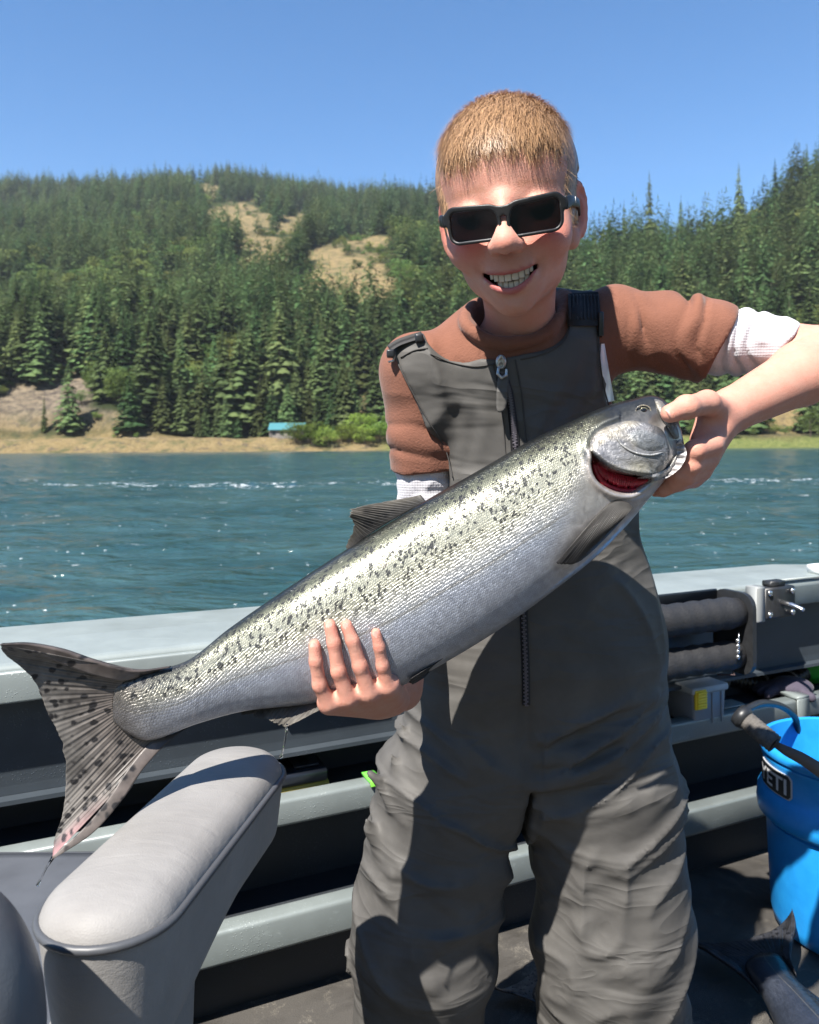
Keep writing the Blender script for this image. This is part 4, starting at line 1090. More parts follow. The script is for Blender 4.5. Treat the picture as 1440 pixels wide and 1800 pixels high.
def build_salmon():
    o = FP(203, 1235, .64)
    r = empty('salmon', o, 'large silver spotted salmon held across the boy\'s chest', 'fish')
    mesh_obj('body', _fv, _ft, M_FISH, r, attrs=_fa)
    # tail: a fan of rays from the peduncle
    fin('tail_fin', [(262, 1182), (228, 1192), (206, 1212), (200, 1236), (206, 1262), (228, 1285), (262, 1299), (300, 1290)],
        [(2, 1133), (10, 1150), (58, 1192), (84, 1250), (108, 1300), (117, 1360), (112, 1425), (96, 1478), (93, 1506)],
        [.640, .640, .640, .640, .642, .645, .648, .650], [.600, .612, .622, .628, .630, .630, .625, .615], M_TAIL, r, 150, 60,   .0022, 1.6, ripple=.0003, rays=26, seed=1)
    # leading edges of the two lobes
    for k, (b, q, d0, d1) in enumerate((([(300, 1172), (240, 1178), (170, 1162), (110, 1142), (50, 1131), (1, 1132)], [(262, 1184), (215, 1196), (150, 1182), (95, 1160), (45, 1142), (2, 1134)], .645, .600),
                        ([(338, 1272), (296, 1304), (252, 1352), (216, 1405), (165, 1462), (96, 1507)], [(300, 1290), (262, 1308), (225, 1352), (190, 1405), (145, 1458), (93, 1505)], .655, .615))):
        fin('tail_edge', b, q, np.linspace(d0, d1, 6), np.linspace(d0 - .002, d1 - .001, 6), M_TAILEDGE, r, 60, 8, .003, 0.3, ripple=0, seed=5 + k)
    fin('dorsal_fin', [(612, 966), (640, 946), (680, 920), (720, 897), (748, 880)], [(608, 962), (622, 925), (614, 903), (640, 889), (740, 870)], .700, [.700, .695, .690, .694, .702], M_FIN, r, 90, 30, .0016, 4.0, seed=2)
    fin('anal_fin', [(415, 1247), (450, 1240), (500, 1236), (545, 1232), (575, 1229)], [(408, 1249), (436, 1256), (478, 1266), (505, 1276), (562, 1248)], .672, [.670, .664, .658, .655, .664], M_FIN, r, 80, 26, .0018, 4.0, seed=3)
    d0 = float(fish_depth(1085, 900)[0]) - DS(1085)
    fin('pectoral_fin', [(1060, 893), (1072, 884), (1088, 880), (1104, 884), (1112, 892)], [(978, 989), (985, 992), (1012, 990), (1040, 970), (1080, 930)], [d0 - .004] * 5, [.672, .672, .676, .682, .688], M_PEC, r, 80, 40, .0016, 1.5, curve=-.006, seed=4)
    fin('pelvic_fin', [(818, 1132), (806, 1140), (792, 1148), (780, 1156)], [(722, 1193), (720, 1199), (727, 1202), (745, 1192)], [.690, .694, .700, .704], [.672, .676, .684, .690], M_PEC, r, 60, 30, .0018, 1.5, seed=6)
    # gill cover, cheek line and gills
    def oc(x, y, s):
        t = sstep(1045, 1165, x); c = np.stack([.19 + 0 * x, .19 + 0 * x, .20 + 0 * x], -1)
        g = np.exp(-(((x - 1125) / 26) ** 2 + ((y - 822) / 14) ** 2))[:, None]
        c = c * (1 - .5 * g) + np.array((.36, .32, .20)) * .5 * g
        dk = np.exp(-(((x - 1165) / 22) ** 2 + ((y - 758) / 18) ** 2))[:, None]; c = c * (1 - .6 * dk)
        e = (1 - sstep(0, 6, -s))[:, None]; c = c * (1 - .35 * e)
        sp = np.zeros(len(x))
        for sx, sy in ((1073, 768), (1056, 778), (1064, 752), (1085, 757)): sp = np.maximum(sp, np.exp(-(((x - sx) / 3.2) ** 2 + ((y - sy) / 3) ** 2)))
        return c * (1 - .9 * sp[:, None])
    op = patch('gill_cover', OPER, 0.0035, 0.0035, M_GILLCOVER, r, 2.0, oc)
    d = fish_depth(PREOP[:, 0], PREOP[:, 1])
    v, f = tube([P(p[0], p[1], dd - .0074) for p, dd in zip(PREOP, d)], np.interp(np.linspace(0, 1, 30), [0, .15, .85, 1], [.0002, .0011, .0011, .0002]), 6)
    mesh_obj('cheek_ridge', v, f, M_GILLCOVER, op, attrs={'col': ('COLOR', np.full((len(v), 3), .34))})
    chk = smooth_poly([(1100, 762), (1125, 752), (1155, 760), (1168, 775), (1165, 792), (1140, 796), (1112, 785)])
    patch('cheek_plate', chk, 0.0060, 0.0025, M_GILLCOVER, r, 2.2, lambda x, y, s: np.full((len(x), 3), .16) * np.array((.95, 1.0, 1.05)))
    parts = []
    rg = np.random.default_rng(3)
    for k in range(30):
        t = k / 29; a = catmull([(1050, 806), (1064, 822), (1090, 834), (1120, 840), (1141, 842)], 30)[k]; b = catmull([(1046, 838), (1062, 853), (1088, 864), (1110, 864), (1132, 853)], 30)[k]
        L = rg.uniform(.55, .85) if k % 2 else rg.uniform(.75, 1.0)
        da, dbb = 0.6985, 0.7000
        parts.append(tube([FP(a[0], a[1], da), FP(*(a * .45 + b * .55), da - .002), FP(*(a + (b - a) * L), dbb)], [.0016, .0017, .0007], 6))
    mesh_obj('gill_filaments', *merge(*parts), M_GILL, r)['kind'] = 'stuff'
    ar = catmull([(1044, 815), (1052, 838), (1070, 855), (1095, 863), (1118, 862)], 24)
    v, f = tube([FP(p[0], p[1], .6965) for p in ar], .0026, 8); mesh_obj('gill_arch', v, f, M_GILL, r)
    # eye in its socket
    ep = (1131, 722); ed = float(fish_depth(*ep)[0])
    ring = [P(ep[0] + 13 * math.cos(a), ep[1] + 9.5 * math.sin(a), ed - .001) for a in np.linspace(0, 2 * math.pi, 25)]
    v, f = tube(ring, .0008, 8, False); mesh_obj('eye_ring', v, f, M_GILLCOVER, r, attrs={'col': ('COLOR', np.full((len(v), 3), .06))})
    def ball(c, rr, flat, n=16):
        vs = []; 
        for i in range(n + 1):
            for j in range(2 * n):
                a, b = math.pi * i / n, math.pi * j / n
                vs.append(c + rr * np.array((math.sin(a) * math.cos(b), flat * math.sin(a) * math.sin(b), math.cos(a))))
        return np.array(vs), [list(map(int, q)) for q in grid_faces(n + 1, 2 * n, True)]
    eye = mesh_obj('eye', *ball(P(*ep, ed + .0020), .0050, .75), simple_mat('fish_eye_iris', (.13, .125, .085), .08, .3, noise=.4, nscale=300), r)
    mesh_obj('pupil', *ball(P(ep[0] + 1, ep[1] + 1, ed - .0006), .0032, .62), simple_mat('fish_pupil', (.006, .007, .009), .05), eye)
    # upper jaw bone and the fanned throat membrane under the thumb
    jaw = smooth_poly([(1150, 700), (1163, 704), (1180, 728), (1192, 756), (1193, 770), (1184, 768), (1172, 748), (1158, 722)])
    patch('upper_jaw', jaw, .003, .003, M_GILLCOVER, r, 2.0, lambda x, y, s: np.full((len(x), 3), .13))
    fin('throat_membrane', [(1150, 838), (1168, 836), (1180, 820), (1188, 796), (1186, 780)], [(1160, 842), (1174, 839), (1196, 822), (1207, 797), (1196, 772)], .702, [.698, .694, .692, .692, .696], M_JAW, r, 90, 18, .0022, .4, ripple=.0016, rays=8)
    lowj = smooth_poly([(1115, 842), (1150, 832), (1175, 822), (1190, 800), (1186, 815), (1172, 838), (1150, 846), (1130, 848)])
    patch('lower_jaw', lowj, .004, .004, M_GILLCOVER, r, 2.0, lambda x, y, s: np.full((len(x), 3), .27))
    # water running off the fins
    wm = NT('dripping_water'); wm.principled(**{'Base Color': (1, 1, 1, 1), 'Roughness': .02, 'Transmission Weight': 1.0, 'IOR': 1.33})
    v, f = tube([FP(505, 1272, .657), FP(503, 1290, .657), FP(500, 1308, .657), FP(496, 1324, .657), FP(494, 1331, .657), FP(493, 1334, .657)], [.0022, .0011, .0008, .0008, .0017, .0005], 8); mesh_obj('water_drip', v, f, wm.m, r)
    v, f = tube([FP(94, 1506, .615), FP(82, 1525, .615), FP(72, 1545, .615), FP(66, 1556, .615)], [.0014, .0007, .0006, .0013], 8); mesh_obj('water_drip', v, f, wm.m, r)
    return r
SALMON = build_salmon()

M_TAILSHADE = fin_material('painted_shade_tail_skin', (0.030, 0.031, 0.036), 0.9, 105, (.035, .036, .042), 0.0)  # tail colour darkened to stand for shadow on the deck
def lay_fish(name, label, base, along, scale, parts, dark=False):
    """A copy of the salmon lying on its side on the deck; base = tail root, along = direction tail to head."""
    bpy.context.view_layer.update()
    src_o = np.array(SALMON.location)
    ex = (FP(700, 1045, .71) - FP(203, 1235, .64)); ex /= np.linalg.norm(ex)
    ez = np.array((0, -1.0, 0)); ez -= ex * (ez @ ex); ez /= np.linalg.norm(ez); ey = np.cross(ez, ex)
    S = np.stack([ex, ey, ez], 1)
    tx = np.array((along[0], along[1], 0.0)); tx /= np.linalg.norm(tx); tz = np.array((0, 0, 1.0)); ty = np.cross(tz, tx)
    R = np.stack([tx, ty, tz], 1) @ S.T * scale
    r = bpy.data.objects.new(name, None); link(r); tag(r, label, 'fish')
    M = Matrix([[*R[i], base[i]] for i in range(3)] + [[0, 0, 0, 1]])
    r.matrix_world = M
    for ch in SALMON.children:
        if ch.name.split('.')[0] in parts:
            c = ch.copy(); link(c, r)
            if dark and 'tail' in ch.name: c.data = ch.data.copy(); c.data.materials[0] = M_TAILSHADE
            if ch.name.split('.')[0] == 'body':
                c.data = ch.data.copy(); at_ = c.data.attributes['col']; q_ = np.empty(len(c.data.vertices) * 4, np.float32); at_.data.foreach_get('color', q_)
                q_ = q_.reshape(-1, 4); q_[:, :3] *= np.array((.14, .16, .20)) if dark else np.array((.4, .4, .42)); at_.data.foreach_set('color', q_.ravel())  # with dark set, shadow is painted into the body colour
            for g in ch.children: link(g.copy(), c)
    return r
lay_fish('salmon', 'salmon with painted-in shade lying on the deck, tail fin towards the blue bucket', (.585, 1.315, .055), (0.10, -1), 1.22, ('body', 'tail_fin', 'tail_edge', 'dorsal_fin', 'anal_fin'), True)
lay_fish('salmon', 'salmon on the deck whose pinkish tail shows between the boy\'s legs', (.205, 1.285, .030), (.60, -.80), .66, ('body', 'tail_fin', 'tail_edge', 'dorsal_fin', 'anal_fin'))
# ================================================================== the boy
# --- head frame: local x = image right, y = back of the head, z = up, eye line at z = 0
HS = 1.085                                  # head scale
HC = P(897, 378, .838)
_to_cam = np.array((0, 0, CAMZ)) - HC
_yaw, _pit, _rol = math.radians(4.0), math.radians(-4.0), math.radians(6.0)
def _head_axes():
    f = _to_cam / np.linalg.norm(_to_cam)
    r, f, u = rot_axes(f, (0, 0, 1))         # r = f x up points to image left for a face turned to the camera
    X, Yb, Z = -r, -f, u
    def rot(v, axis, a):
        return np.array(Matrix.Rotation(a, 3, Vector(axis)) @ Vector(v))
    # roll: top of the head leans to image left
    X, Z = rot(X, f, _rol), rot(Z, f, _rol)
    X, Yb = rot(X, Z, -_yaw), rot(Yb, Z, -_yaw)
    Yb, Z = rot(Yb, X, _pit), rot(Z, X, _pit)
    return np.stack([X, Yb, Z], 1)
HR = _head_axes()
if HR[0, 0] < 0: HR[:, 0] *= -1
def hw(p): return HC + HS * (HR @ np.asarray(p, float))          # head-local -> world
def hl(p): return (((p - HC.astype(np.float32)) @ HR.astype(np.float32)) / HS)

# mouth: a crescent grin, slightly higher on image right
MZ, MW = -0.0620, 0.0246
def mouth_mid(x): return MZ + 0.0100 * (x / MW) ** 2 + 0.045 * x
def mouth_half(x): return 0.0072 * np.clip(1 - (x / MW) ** 2, 0, 1) ** 0.70
def face_y(x, z=0): return -0.0868 + 10.0 * x * x

def build_head_sdf():
    s = SDF()
    A = s.add; S = s.sub
    A(f_ell((0, .014, .036), (.0655, .082, .071)))
    A(f_ell((0, -.028, .028), (.056, .046, .052)), .02)                         # forehead
    A(f_ell((0, -.018, -.018), (.0520, .058, .046)), .022)                      # mid face
    A(f_ell((0, -.030, -.054), (.0385, .045, .0350)), .026)                        # jaw
    A(f_ell((0, -.062, -.0815), (.0135, .0135, .0110)), .024)                     # chin
    for sx in (-1, 1):
        A(f_ell((sx * .0310, -.004, -.046), (.012, .020, .020)), .026)            # jaw corner
        A(f_ell((sx * .0345, -.0600, -.0310), (.0195, .0190, .0170)), .016)        # cheek lifted by the grin
        A(f_ell((sx * .0400, -.040, -.018), (.0135, .022, .018)), .02)            # cheekbone
        S(f_ell((sx * .0290, -.0880, -.004), (.0160, .0100, .0095)), .014)       # eye hollow
        A(f_ell((sx * .0300, -.0645, .000), (.0125, .0125, .0105)), .005)       # closed lids
    A(f_ell((0, -.066, -.055), (.0250, .0165, .0200)), .018)                    # muzzle
    A(f_cap((0, -.0765, .006), (0, -.0960, -.025), .0065, .0085), .012)         # bridge
    A(f_ell((0, -.0980, -.0300), (.0108, .0100, .0094)), .008)                  # tip
    for sx in (-1, 1):
        A(f_ell((sx * .0112, -.0895, -.0320), (.0068, .0095, .0068)), .006)     # wing
        S(f_ell((sx * .0058, -.0960, -.0395), (.0032, .0050, .0034), None), .003)
        # laugh line
        S(f_chain([np.array((sx * .0155, -.0905, -.034)), np.array((sx * .0225, -.0880, -.041)), np.array((sx * .0275, -.0810, -.050)), np.array((sx * .0285, -.0760, -.059))], [.0018, .0026, .0028, .0016], .003), .0075)
    S(f_ell((0, -.0930, -.0435), (.0025, .004, .0040)), .006)                   # philtrum
    S(f_ell((0, -.0850, -.0765), (.010, .0042, .0032)), .010)                   # hollow over the chin
    # mouth opening
    def mouth(p):
        x, y, z = p[:, 0], p[:, 1], p[:, 2]
        q = (np.abs(z - mouth_mid(x)) - mouth_half(x)) * 0.75
        q = np.maximum(q, np.abs(x) - MW)
        return np.maximum(q, y + 0.052)
    mouth.lo = np.array((-.03, -.12, -.085), np.float32); mouth.hi = np.array((.03, -.05, -.025), np.float32)
    S(mouth, .0022)
    xs = np.linspace(-MW * 1.03, MW * 1.03, 11)
    up = [np.array((x, face_y(x) + .0048, mouth_mid(x) + mouth_half(x) + .0012)) for x in xs]
    dn = [np.array((x, face_y(x) + .0060, mouth_mid(x) - mouth_half(x) - .0014)) for x in xs]
    A(f_chain(up, [.0008 + .0008 * (1 - (x / MW) ** 2) for x in np.clip(xs, -MW, MW)], .002), .0030)
    A(f_chain(dn, [.0010 + .0014 * (1 - (x / MW) ** 2) for x in np.clip(xs, -MW, MW)], .002), .0034)
    for sx in (-1, 1):                                                          # dimple at the corner
        S(f_ell((sx * (MW + .0030), -.0790, mouth_mid(MW * sx)), (.0035, .006, .005)), .006)
    # ears
    for sx in (-1, 1):
        a = math.radians(26) * sx
        R = np.array(Matrix.Rotation(-a, 3, 'Z') @ Matrix.Rotation(math.radians(-10), 3, 'X'))
        c = np.array((sx * .0610, .012, -.010)); A(f_ell((sx * .052, .010, -.012), (.014, .012, .022)), .010)
        def E(p): return c + R @ np.array(p)
        A(f_ell(E((0, 0, .004)), (.0050, .0165, .0265), R), .006)
        A(f_ell(E((0, -.006, -.0225)), (.0055, .0085, .0095), R), .006)          # lobe
        S(f_ell(E((sx * .0070, -.002, .004)), (.0068, .0095, .0175), R), .004)
        ring = [E((sx * .0030, .0165 * math.cos(t) * 0.98 - .001, .0045 + .0262 * math.sin(t))) for t in np.linspace(math.radians(215), math.radians(-55), 13)]
        A(f_chain(ring, [.0024, .003, .0032, .0032, .0032, .0034, .0034, .0034, .0034, .0032, .003, .0028, .0026], .002), .003)
        anti = [E((sx * .0022, .0085 * math.cos(t) + .001, .004 + .0150 * math.sin(t))) for t in np.linspace(math.radians(75), math.radians(-75), 7)]
        A(f_chain(anti, [.0018, .0026, .0028, .0028, .0028, .0026, .0022], .002), .004)
        A(f_ell(E((sx * .0025, -.0125, -.002)), (.0042, .0042, .0060), R), .004)  # tragus
    return s
_HEAD = build_head_sdf()
def head_f(p):
    q = hl(p).astype(np.float32)
    return _HEAD(q, q.min(0), q.max(0)) * HS
head_f.lo = (HC - .17).astype(np.float32); head_f.hi = (HC + .17).astype(np.float32)

# --- skeleton (world)
NECK0, NECK1 = hw((0, .018, -.055)), P(918, 610, .930)
SH_R = P(738, 655, .930)       # the boy's right shoulder (image left)
EL_R = P(752, 945, .960)
WR_R = P(706, 1212, .865)
SH_L = P(1085, 575, .945)      # the boy's left shoulder (image right)
EL_L = P(1462, 622, .895)
WR_L = P(1284, 722, .825)
CHEST, BELLY, PELV = P(912, 740, .965), P(930, 960, .985), P(945, 1190, 1.000)

# fingers laid on the fish (image left hand): MCP, PIP, DIP, tip pixels and radii
FING_R = [[(578, 1238), (562, 1203), (555, 1163), (553, 1134)], [(612, 1228), (595, 1180), (587, 1131), (580, 1099)],
          [(649, 1219), (633, 1171), (620, 1127), (609, 1099)], [(682, 1208), (673, 1170), (667, 1138), (661, 1113)]]
FRAD_R = [(.0078, .0068, .0062, .0058), (.0080, .0070, .0064, .0060), (.0080, .0070, .0063, .0059), (.0074, .0062, .0056, .0052)]
def finger_depth(px, py, r): return float(fish_depth(px, py)[0]) - r * 0.80
FRAD_R = [tuple(r_ * .92 for r_ in q_) for q_ in FRAD_R]
_FR = []
for pts, rad in zip(FING_R, FRAD_R):
    q = []
    for i, (a, b) in enumerate(pts):
        d = finger_depth(a, b, rad[i])
        if i == 0: d = min(d, finger_depth(*pts[1], rad[1]) + .006)
        q.append(P(a, b, d))
    _FR.append(q)

def body_sdf():
    s = SDF(); A = s.add; S = s.sub
    A(head_f)
    A(f_cap(NECK0, NECK1, .042, .036), .020)
    A(f_cap(NECK1 + (0, .01, 0), CHEST + (0, .015, .02), .045, .060), .03)
    A(f_cap(CHEST, BELLY, .068, .070), .03); A(f_cap(BELLY, PELV, .07, .08), .03)
    A(f_cap(NECK1 + (0, .012, -.01), SH_R, .030, .030), .03); A(f_cap(NECK1 + (0, .012, -.01), SH_L, .030, .030), .03)
    A(f_cap(SH_R, EL_R, .031, .028), .015); A(f_cap(EL_R, WR_R, .029, .0215), .010)
    A(f_cap(SH_L, EL_L, .031, .029), .015)
    # left forearm (image right): fuller below the elbow, narrow at the wrist
    m1 = EL_L * .65 + WR_L * .35 + np.array((0, -.004, -.003))
    A(f_cap(EL_L, m1, .0310, .0325), .010); A(f_cap(m1, WR_L, .0325, .0225), .010)
    # ---- image-left hand: back of the hand folds under the belly
    for q, rad in zip(_FR, FRAD_R):
        knuck = q[0]
        A(f_cap(q[0] + (0, .004, 0), q[0] * .40 + WR_R * .60 + np.array((0, -.002, -.010)), .0105, .0135), .006)
    A(f_cap(_FR[0][0] + (0, .008, .001), _FR[3][0] + (0, .008, .001), .0100, .0095), .005)
    A(f_cap(_FR[1][0] * .5 + WR_R * .5 + np.array((0, 0, -.004)), WR_R, .0165, .0200), .008)
    for q, rad in zip(_FR, FRAD_R): A(f_chain(q, rad, .0030), .0022)
    for q, rad in zip(_FR, FRAD_R):                                   # knuckle swell
        A(f_ell(q[1] + (0, -.0012, 0), (rad[1] * .90, rad[1] * .95, rad[1] * 1.10)), .003)
    HP = lambda x_, y_, d_: P(x_, y_, d_ + .060)
    # ---- image-right hand: thumb over the snout, fingers curled under the jaw
    wr = WR_L
    th = [HP(1262, 716, .735), HP(1243, 708, .712), HP(1207, 716, .690), HP(1178, 727, .681)]
    mc = [HP(1252, 782, .722), HP(1246, 806, .727), HP(1234, 828, .733), HP(1220, 842, .740)]
    A(f_cap(wr, HP(1262, 745, .745), .0205, .0165), .010)
    A(f_cap(HP(1266, 740, .752), mc[0] + (0, .004, 0), .0165, .0125), .008)
    A(f_cap(HP(1264, 748, .760), mc[1] + (0, .006, 0), .0160, .0120), .008)
    A(f_cap(HP(1262, 752, .766), mc[2] + (0, .006, 0), .0150, .0110), .008)
    A(f_cap(HP(1258, 756, .770), mc[3] + (0, .006, 0), .0140, .0100), .008)
    A(f_cap(HP(1268, 726, .752), th[1], .0150, .0115), .008)
    A(f_chain(th[1:], [.0116, .0108, .0088], .004), .006)
    A(f_ell(th[2] + (0, -.0005, .0005), (.0115, .0108, .0106)), .004)
    fl = [[mc[0], HP(1222, 792, .706), HP(1200, 806, .716), HP(1188, 814, .730)], [mc[1], HP(1216, 818, .710), HP(1190, 832, .716), HP(1178, 838, .730)],
          [mc[2], HP(1206, 838, .716), HP(1184, 846, .722), HP(1172, 848, .734)], [mc[3], HP(1196, 848, .724), HP(1166, 860, .730), HP(1152, 862, .740)]]
    for q, r0 in zip(fl, (.0112, .0105, .0098, .0088)): A(f_chain(q, [r0, r0 * .92, r0 * .84, r0 * .74], .003), .0025)
    A(f_cap(HP(1240, 735, .735), HP(1228, 772, .728), .0085, .0085), .010)   # web between thumb and index
    return s, th, fl
LEG_R = [P(800, 1380, 1.005), P(750, 1640, 1.020), P(728, 1960, 1.030)]     # image left
LEG_L = [P(1062, 1380, .995), P(1074, 1640, 1.005), P(1082, 1960, 1.015)]  # image right
_BODY, _TH, _FL = body_sdf()

def skin_material():
    m = NT('skin')
    c = m.coord('Object'); col = m.attr('col', 'Color')
    n = m.noise(c, 60, 4, 0.6); n2 = m.noise(c, 900, 2, 0.6)
    col = m.mix(m.math('MULTIPLY', m.ramp(n, [(0.35, 0), (0.7, 1)]), 0.5), col, m.mix(1.0, col, (1.0, 0.78, 0.74), 'MULTIPLY'))
    col = m.mix(m.math('MULTIPLY', m.ramp(m.noise(c, 230, 4, .7), [(.35, 0), (.7, 1)]), .28), col, m.mix(1.0, col, (.86, .72, .66), 'MULTIPLY'))
    fr = m.voronoi(c, 330, 'F1', 'Distance', 1.0)
    frk = m.math('MULTIPLY', m.ramp(fr, [(.16, 1), (.30, 0)]), m.attr('freckle'))
    col = m.mix(m.math('MULTIPLY', frk, 0.35), col, (0.30, 0.12, 0.06))
    b = m.principled(**{'Base Color': col, 'Roughness': m.math('ADD', 0.46, m.math('MULTIPLY', n, 0.14)), 'Specular IOR Level': 0.32,
                    'Subsurface Weight': 0.12, 'Subsurface Scale': 0.006, 'Subsurface Radius': (1.0, 0.35, 0.2), 'Normal': m.bump(m.math('ADD', n2, m.math('MULTIPLY', m.noise(c, 320, 3, .6), .6)), 0.45, 0.0009)})
    return m.m
M_SKIN = skin_material()

PERSON = empty('person', (P(940, 1190, 1.0)[0], 1.0, 0.0), 'smiling boy in grey bib overalls and sunglasses holding up a salmon', 'person')
def build_body():
    v, f = mesh_sdf(_BODY, np.array((-.16, .60, .50)), np.array((.56, 1.14, 1.40)), 0.0024)
    v32 = v.astype(np.float32); q = hl(v32)
    n = len(v)
    base = np.array((.50, .262, .200)); col = np.tile(base, (n, 1))
    def blend(mask, c):
        nonlocal col; col = col * (1 - mask[:, None]) + np.asarray(c) * mask[:, None]
    x, y, z = q[:, 0], q[:, 1], q[:, 2]
    inh = (np.abs(q) < .14).all(1)
    front = inh & (y < -.03)
    # flushed cheeks, nose and ears
    for sx in (-1, 1):
        blend(front * .80 * np.exp(-(((x - sx * .036) / .017) ** 2 + ((z + .027) / .016) ** 2)), (.50, .16, .135))
        blend((inh & (np.abs(x) > .064) & (z > -.045) & (z < .03)) * .45, (.52, .18, .14))
    blend(front * .45 * np.exp(-((x / .012) ** 2 + ((z + .031) / .010) ** 2)), (.52, .21, .16))
    # lips
    up = mouth_mid(x) + mouth_half(x); lo_ = mouth_mid(x) - mouth_half(x)
    inx = np.clip(1 - (np.abs(x) / (MW * 1.06)) ** 4, 0, 1)
    lip = (z > lo_ - .0052 * inx) & (z < up + .0030 * inx) & (np.abs(x) < MW * 1.05) & (y < -.060) & inh
    dl = np.minimum(np.abs(z - (lo_ - .0052 * inx)), np.abs(z - (up + .0030 * inx)))
    blend(lip * .85 * np.clip(dl / .0012, 0, 1), (.36, .10, .10))
    cav = inh & (y > -.0765 + 8 * x * x) & (y < -.04) & (np.abs(z - mouth_mid(x)) < mouth_half(x) + .001) & (np.abs(x) < MW)
    blend(cav * 1.0, (.045, .008, .008))
    # brows, pale
    for sx in (-1, 1):
        bz = .0205 - .10 * np.maximum(np.abs(x) - .030, 0)
        blend((front & (np.sign(x) == sx) & (np.abs(x) > .014) & (np.abs(x) < .047)) * .40 * np.exp(-((z - bz) / .0032) ** 2), (.28, .14, .07))
    # scalp under the hair
    # finger tips and knuckles redder, nails pale
    for qs, rad in list(zip(_FR, FRAD_R)):
        blend(.38 * np.exp(-((v - qs[3]) ** 2).sum(1) / .0105 ** 2), (.54, .17, .13))
        blend(.25 * np.exp(-((v - qs[1]) ** 2).sum(1) / .008 ** 2), (.52, .20, .15))
        blend(.20 * np.exp(-((v - qs[0]) ** 2).sum(1) / .010 ** 2), (.52, .22, .16))
        for jn in (1, 2):
            ax_ = qs[jn] - qs[jn - 1]; ax_ = ax_ / np.linalg.norm(ax_); al = (v - qs[jn]) @ ax_; rr_ = np.linalg.norm((v - qs[jn]), axis=1)
            for off_ in (-.0016, .0004, .0024): blend((rr_ < .010) * .45 * np.exp(-((al - off_) / .00055) ** 2), (.34, .12, .09))
    for qs in _FL: blend(.35 * np.exp(-((v - qs[1]) ** 2).sum(1) / .010 ** 2), (.60, .26, .19))
    blend(.45 * np.exp(-((v - _TH[3]) ** 2).sum(1) / .010 ** 2), (.62, .24, .18))
    fre = front * np.exp(-(((np.abs(x) - .012) / .022) ** 2 + ((z + .024) / .016) ** 2))
    mesh_obj('body', v, f, M_SKIN, PERSON, attrs={'col': ('COLOR', col), 'freckle': ('F', fre)})
    # nails
    mn = simple_mat('finger_nail', (.66, .36, .30), .25, spec=.6)
    def nail(tip, prev, out, w_, l_):
        a = tip - prev; a /= np.linalg.norm(a); o = np.asarray(out, float); o -= a * (o @ a); o /= np.linalg.norm(o); s_ = np.cross(a, o)
        vs = []; N = 9
        for i in range(N):
            for j in range(N):
                uu, vv = (i / (N - 1) - .5) * 2, (j / (N - 1) - .5) * 2
                k = 1 - .25 * max(0, abs(vv) - .3) ** 2
                vs.append(tip + a * (vv * l_ * math.sqrt(1 - .35 * uu * uu)) + s_ * (uu * w_ * (1 - .28 * abs(vv) ** 3)) + o * (w_ * (-.42 * uu * uu)))
        vs = np.array(vs); f_ = grid_faces(N, N); vs2 = vs - o * .0008
        return np.vstack([vs, vs2]), np.concatenate([f_, f_[:, ::-1] + N * N])
    for qs, rad in zip(_FR, FRAD_R):
        nv, nf = nail(qs[3] * .92 + qs[2] * .08 + np.array((0, -rad[3] * .97, 0)), qs[2] + np.array((0, -rad[3] * .97, 0)), (0, -1, .12), rad[3] * .62, rad[3] * .75); mesh_obj('finger_nail', nv, nf, mn, PERSON)
    o = np.array((-.15, -1, .25)); o /= np.linalg.norm(o)
    nv, nf = nail(_TH[3] * .90 + _TH[2] * .10 + o * .0076, _TH[2] + o * .0084, o, .0056, .0066); mesh_obj('finger_nail', nv, nf, mn, PERSON)
build_body()

def build_teeth():
    mt = simple_mat('tooth_enamel', (.50, .44, .36), .3, spec=.5)
    rg = np.random.default_rng(2)
    def tooth(x, z0, z1, w_, y, name='tooth'):
        t = SDF(); c = np.array((x, y, (z0 + z1) / 2))
        v, f = box_mesh((-w_ / 2, -.0018, -(z1 - z0) / 2), (w_ / 2, .0018, (z1 - z0) / 2), .0011)
        a = math.atan2(22 * x, 1) * .8; ca, sa = math.cos(a), math.sin(a)
        v = np.stack([v[:, 0] * ca - v[:, 1] * sa, v[:, 0] * sa + v[:, 1] * ca, v[:, 2]], 1) + c
        return mesh_obj(name, HC + HS * (v @ HR.T), f, mt, PERSON)
    x = -.0180
    for w_ in (.0033, .0044, .0052, .0061, .0063, .0052, .0044, .0033):
        xc = x + w_ / 2; zu = mouth_mid(xc) + mouth_half(xc) + .0015
        ln = .0092 * (1 - (xc / .034) ** 2) + rg.uniform(-.0009, .0006)
        tooth(xc, zu - ln, zu + .001, w_ * 1.0, -.0775 + 12 * xc * xc + rg.uniform(-.0004, .0004)); x += w_
    x = -.0120
    for w_ in (.0048, .0048, .0046, .0046, .0048, .0050):
        xc = x + w_ / 2; zl = mouth_mid(xc) - mouth_half(xc)
        tooth(xc, zl - .001, zl + .0072 + rg.uniform(-.0006, .0005), w_ * 1.0, -.0748 + 12 * xc * xc); x += w_
    v, f = tube([hw((xx, -.066 + 9 * xx * xx, mouth_mid(xx) - .004)) for xx in np.linspace(-.014, .014, 9)], [.003, .0045, .005, .0052, .0055, .0052, .005, .0045, .003], 10)
    mesh_obj('tongue', v, f, simple_mat('tongue', (.32, .09, .09), .35), PERSON)
build_teeth()

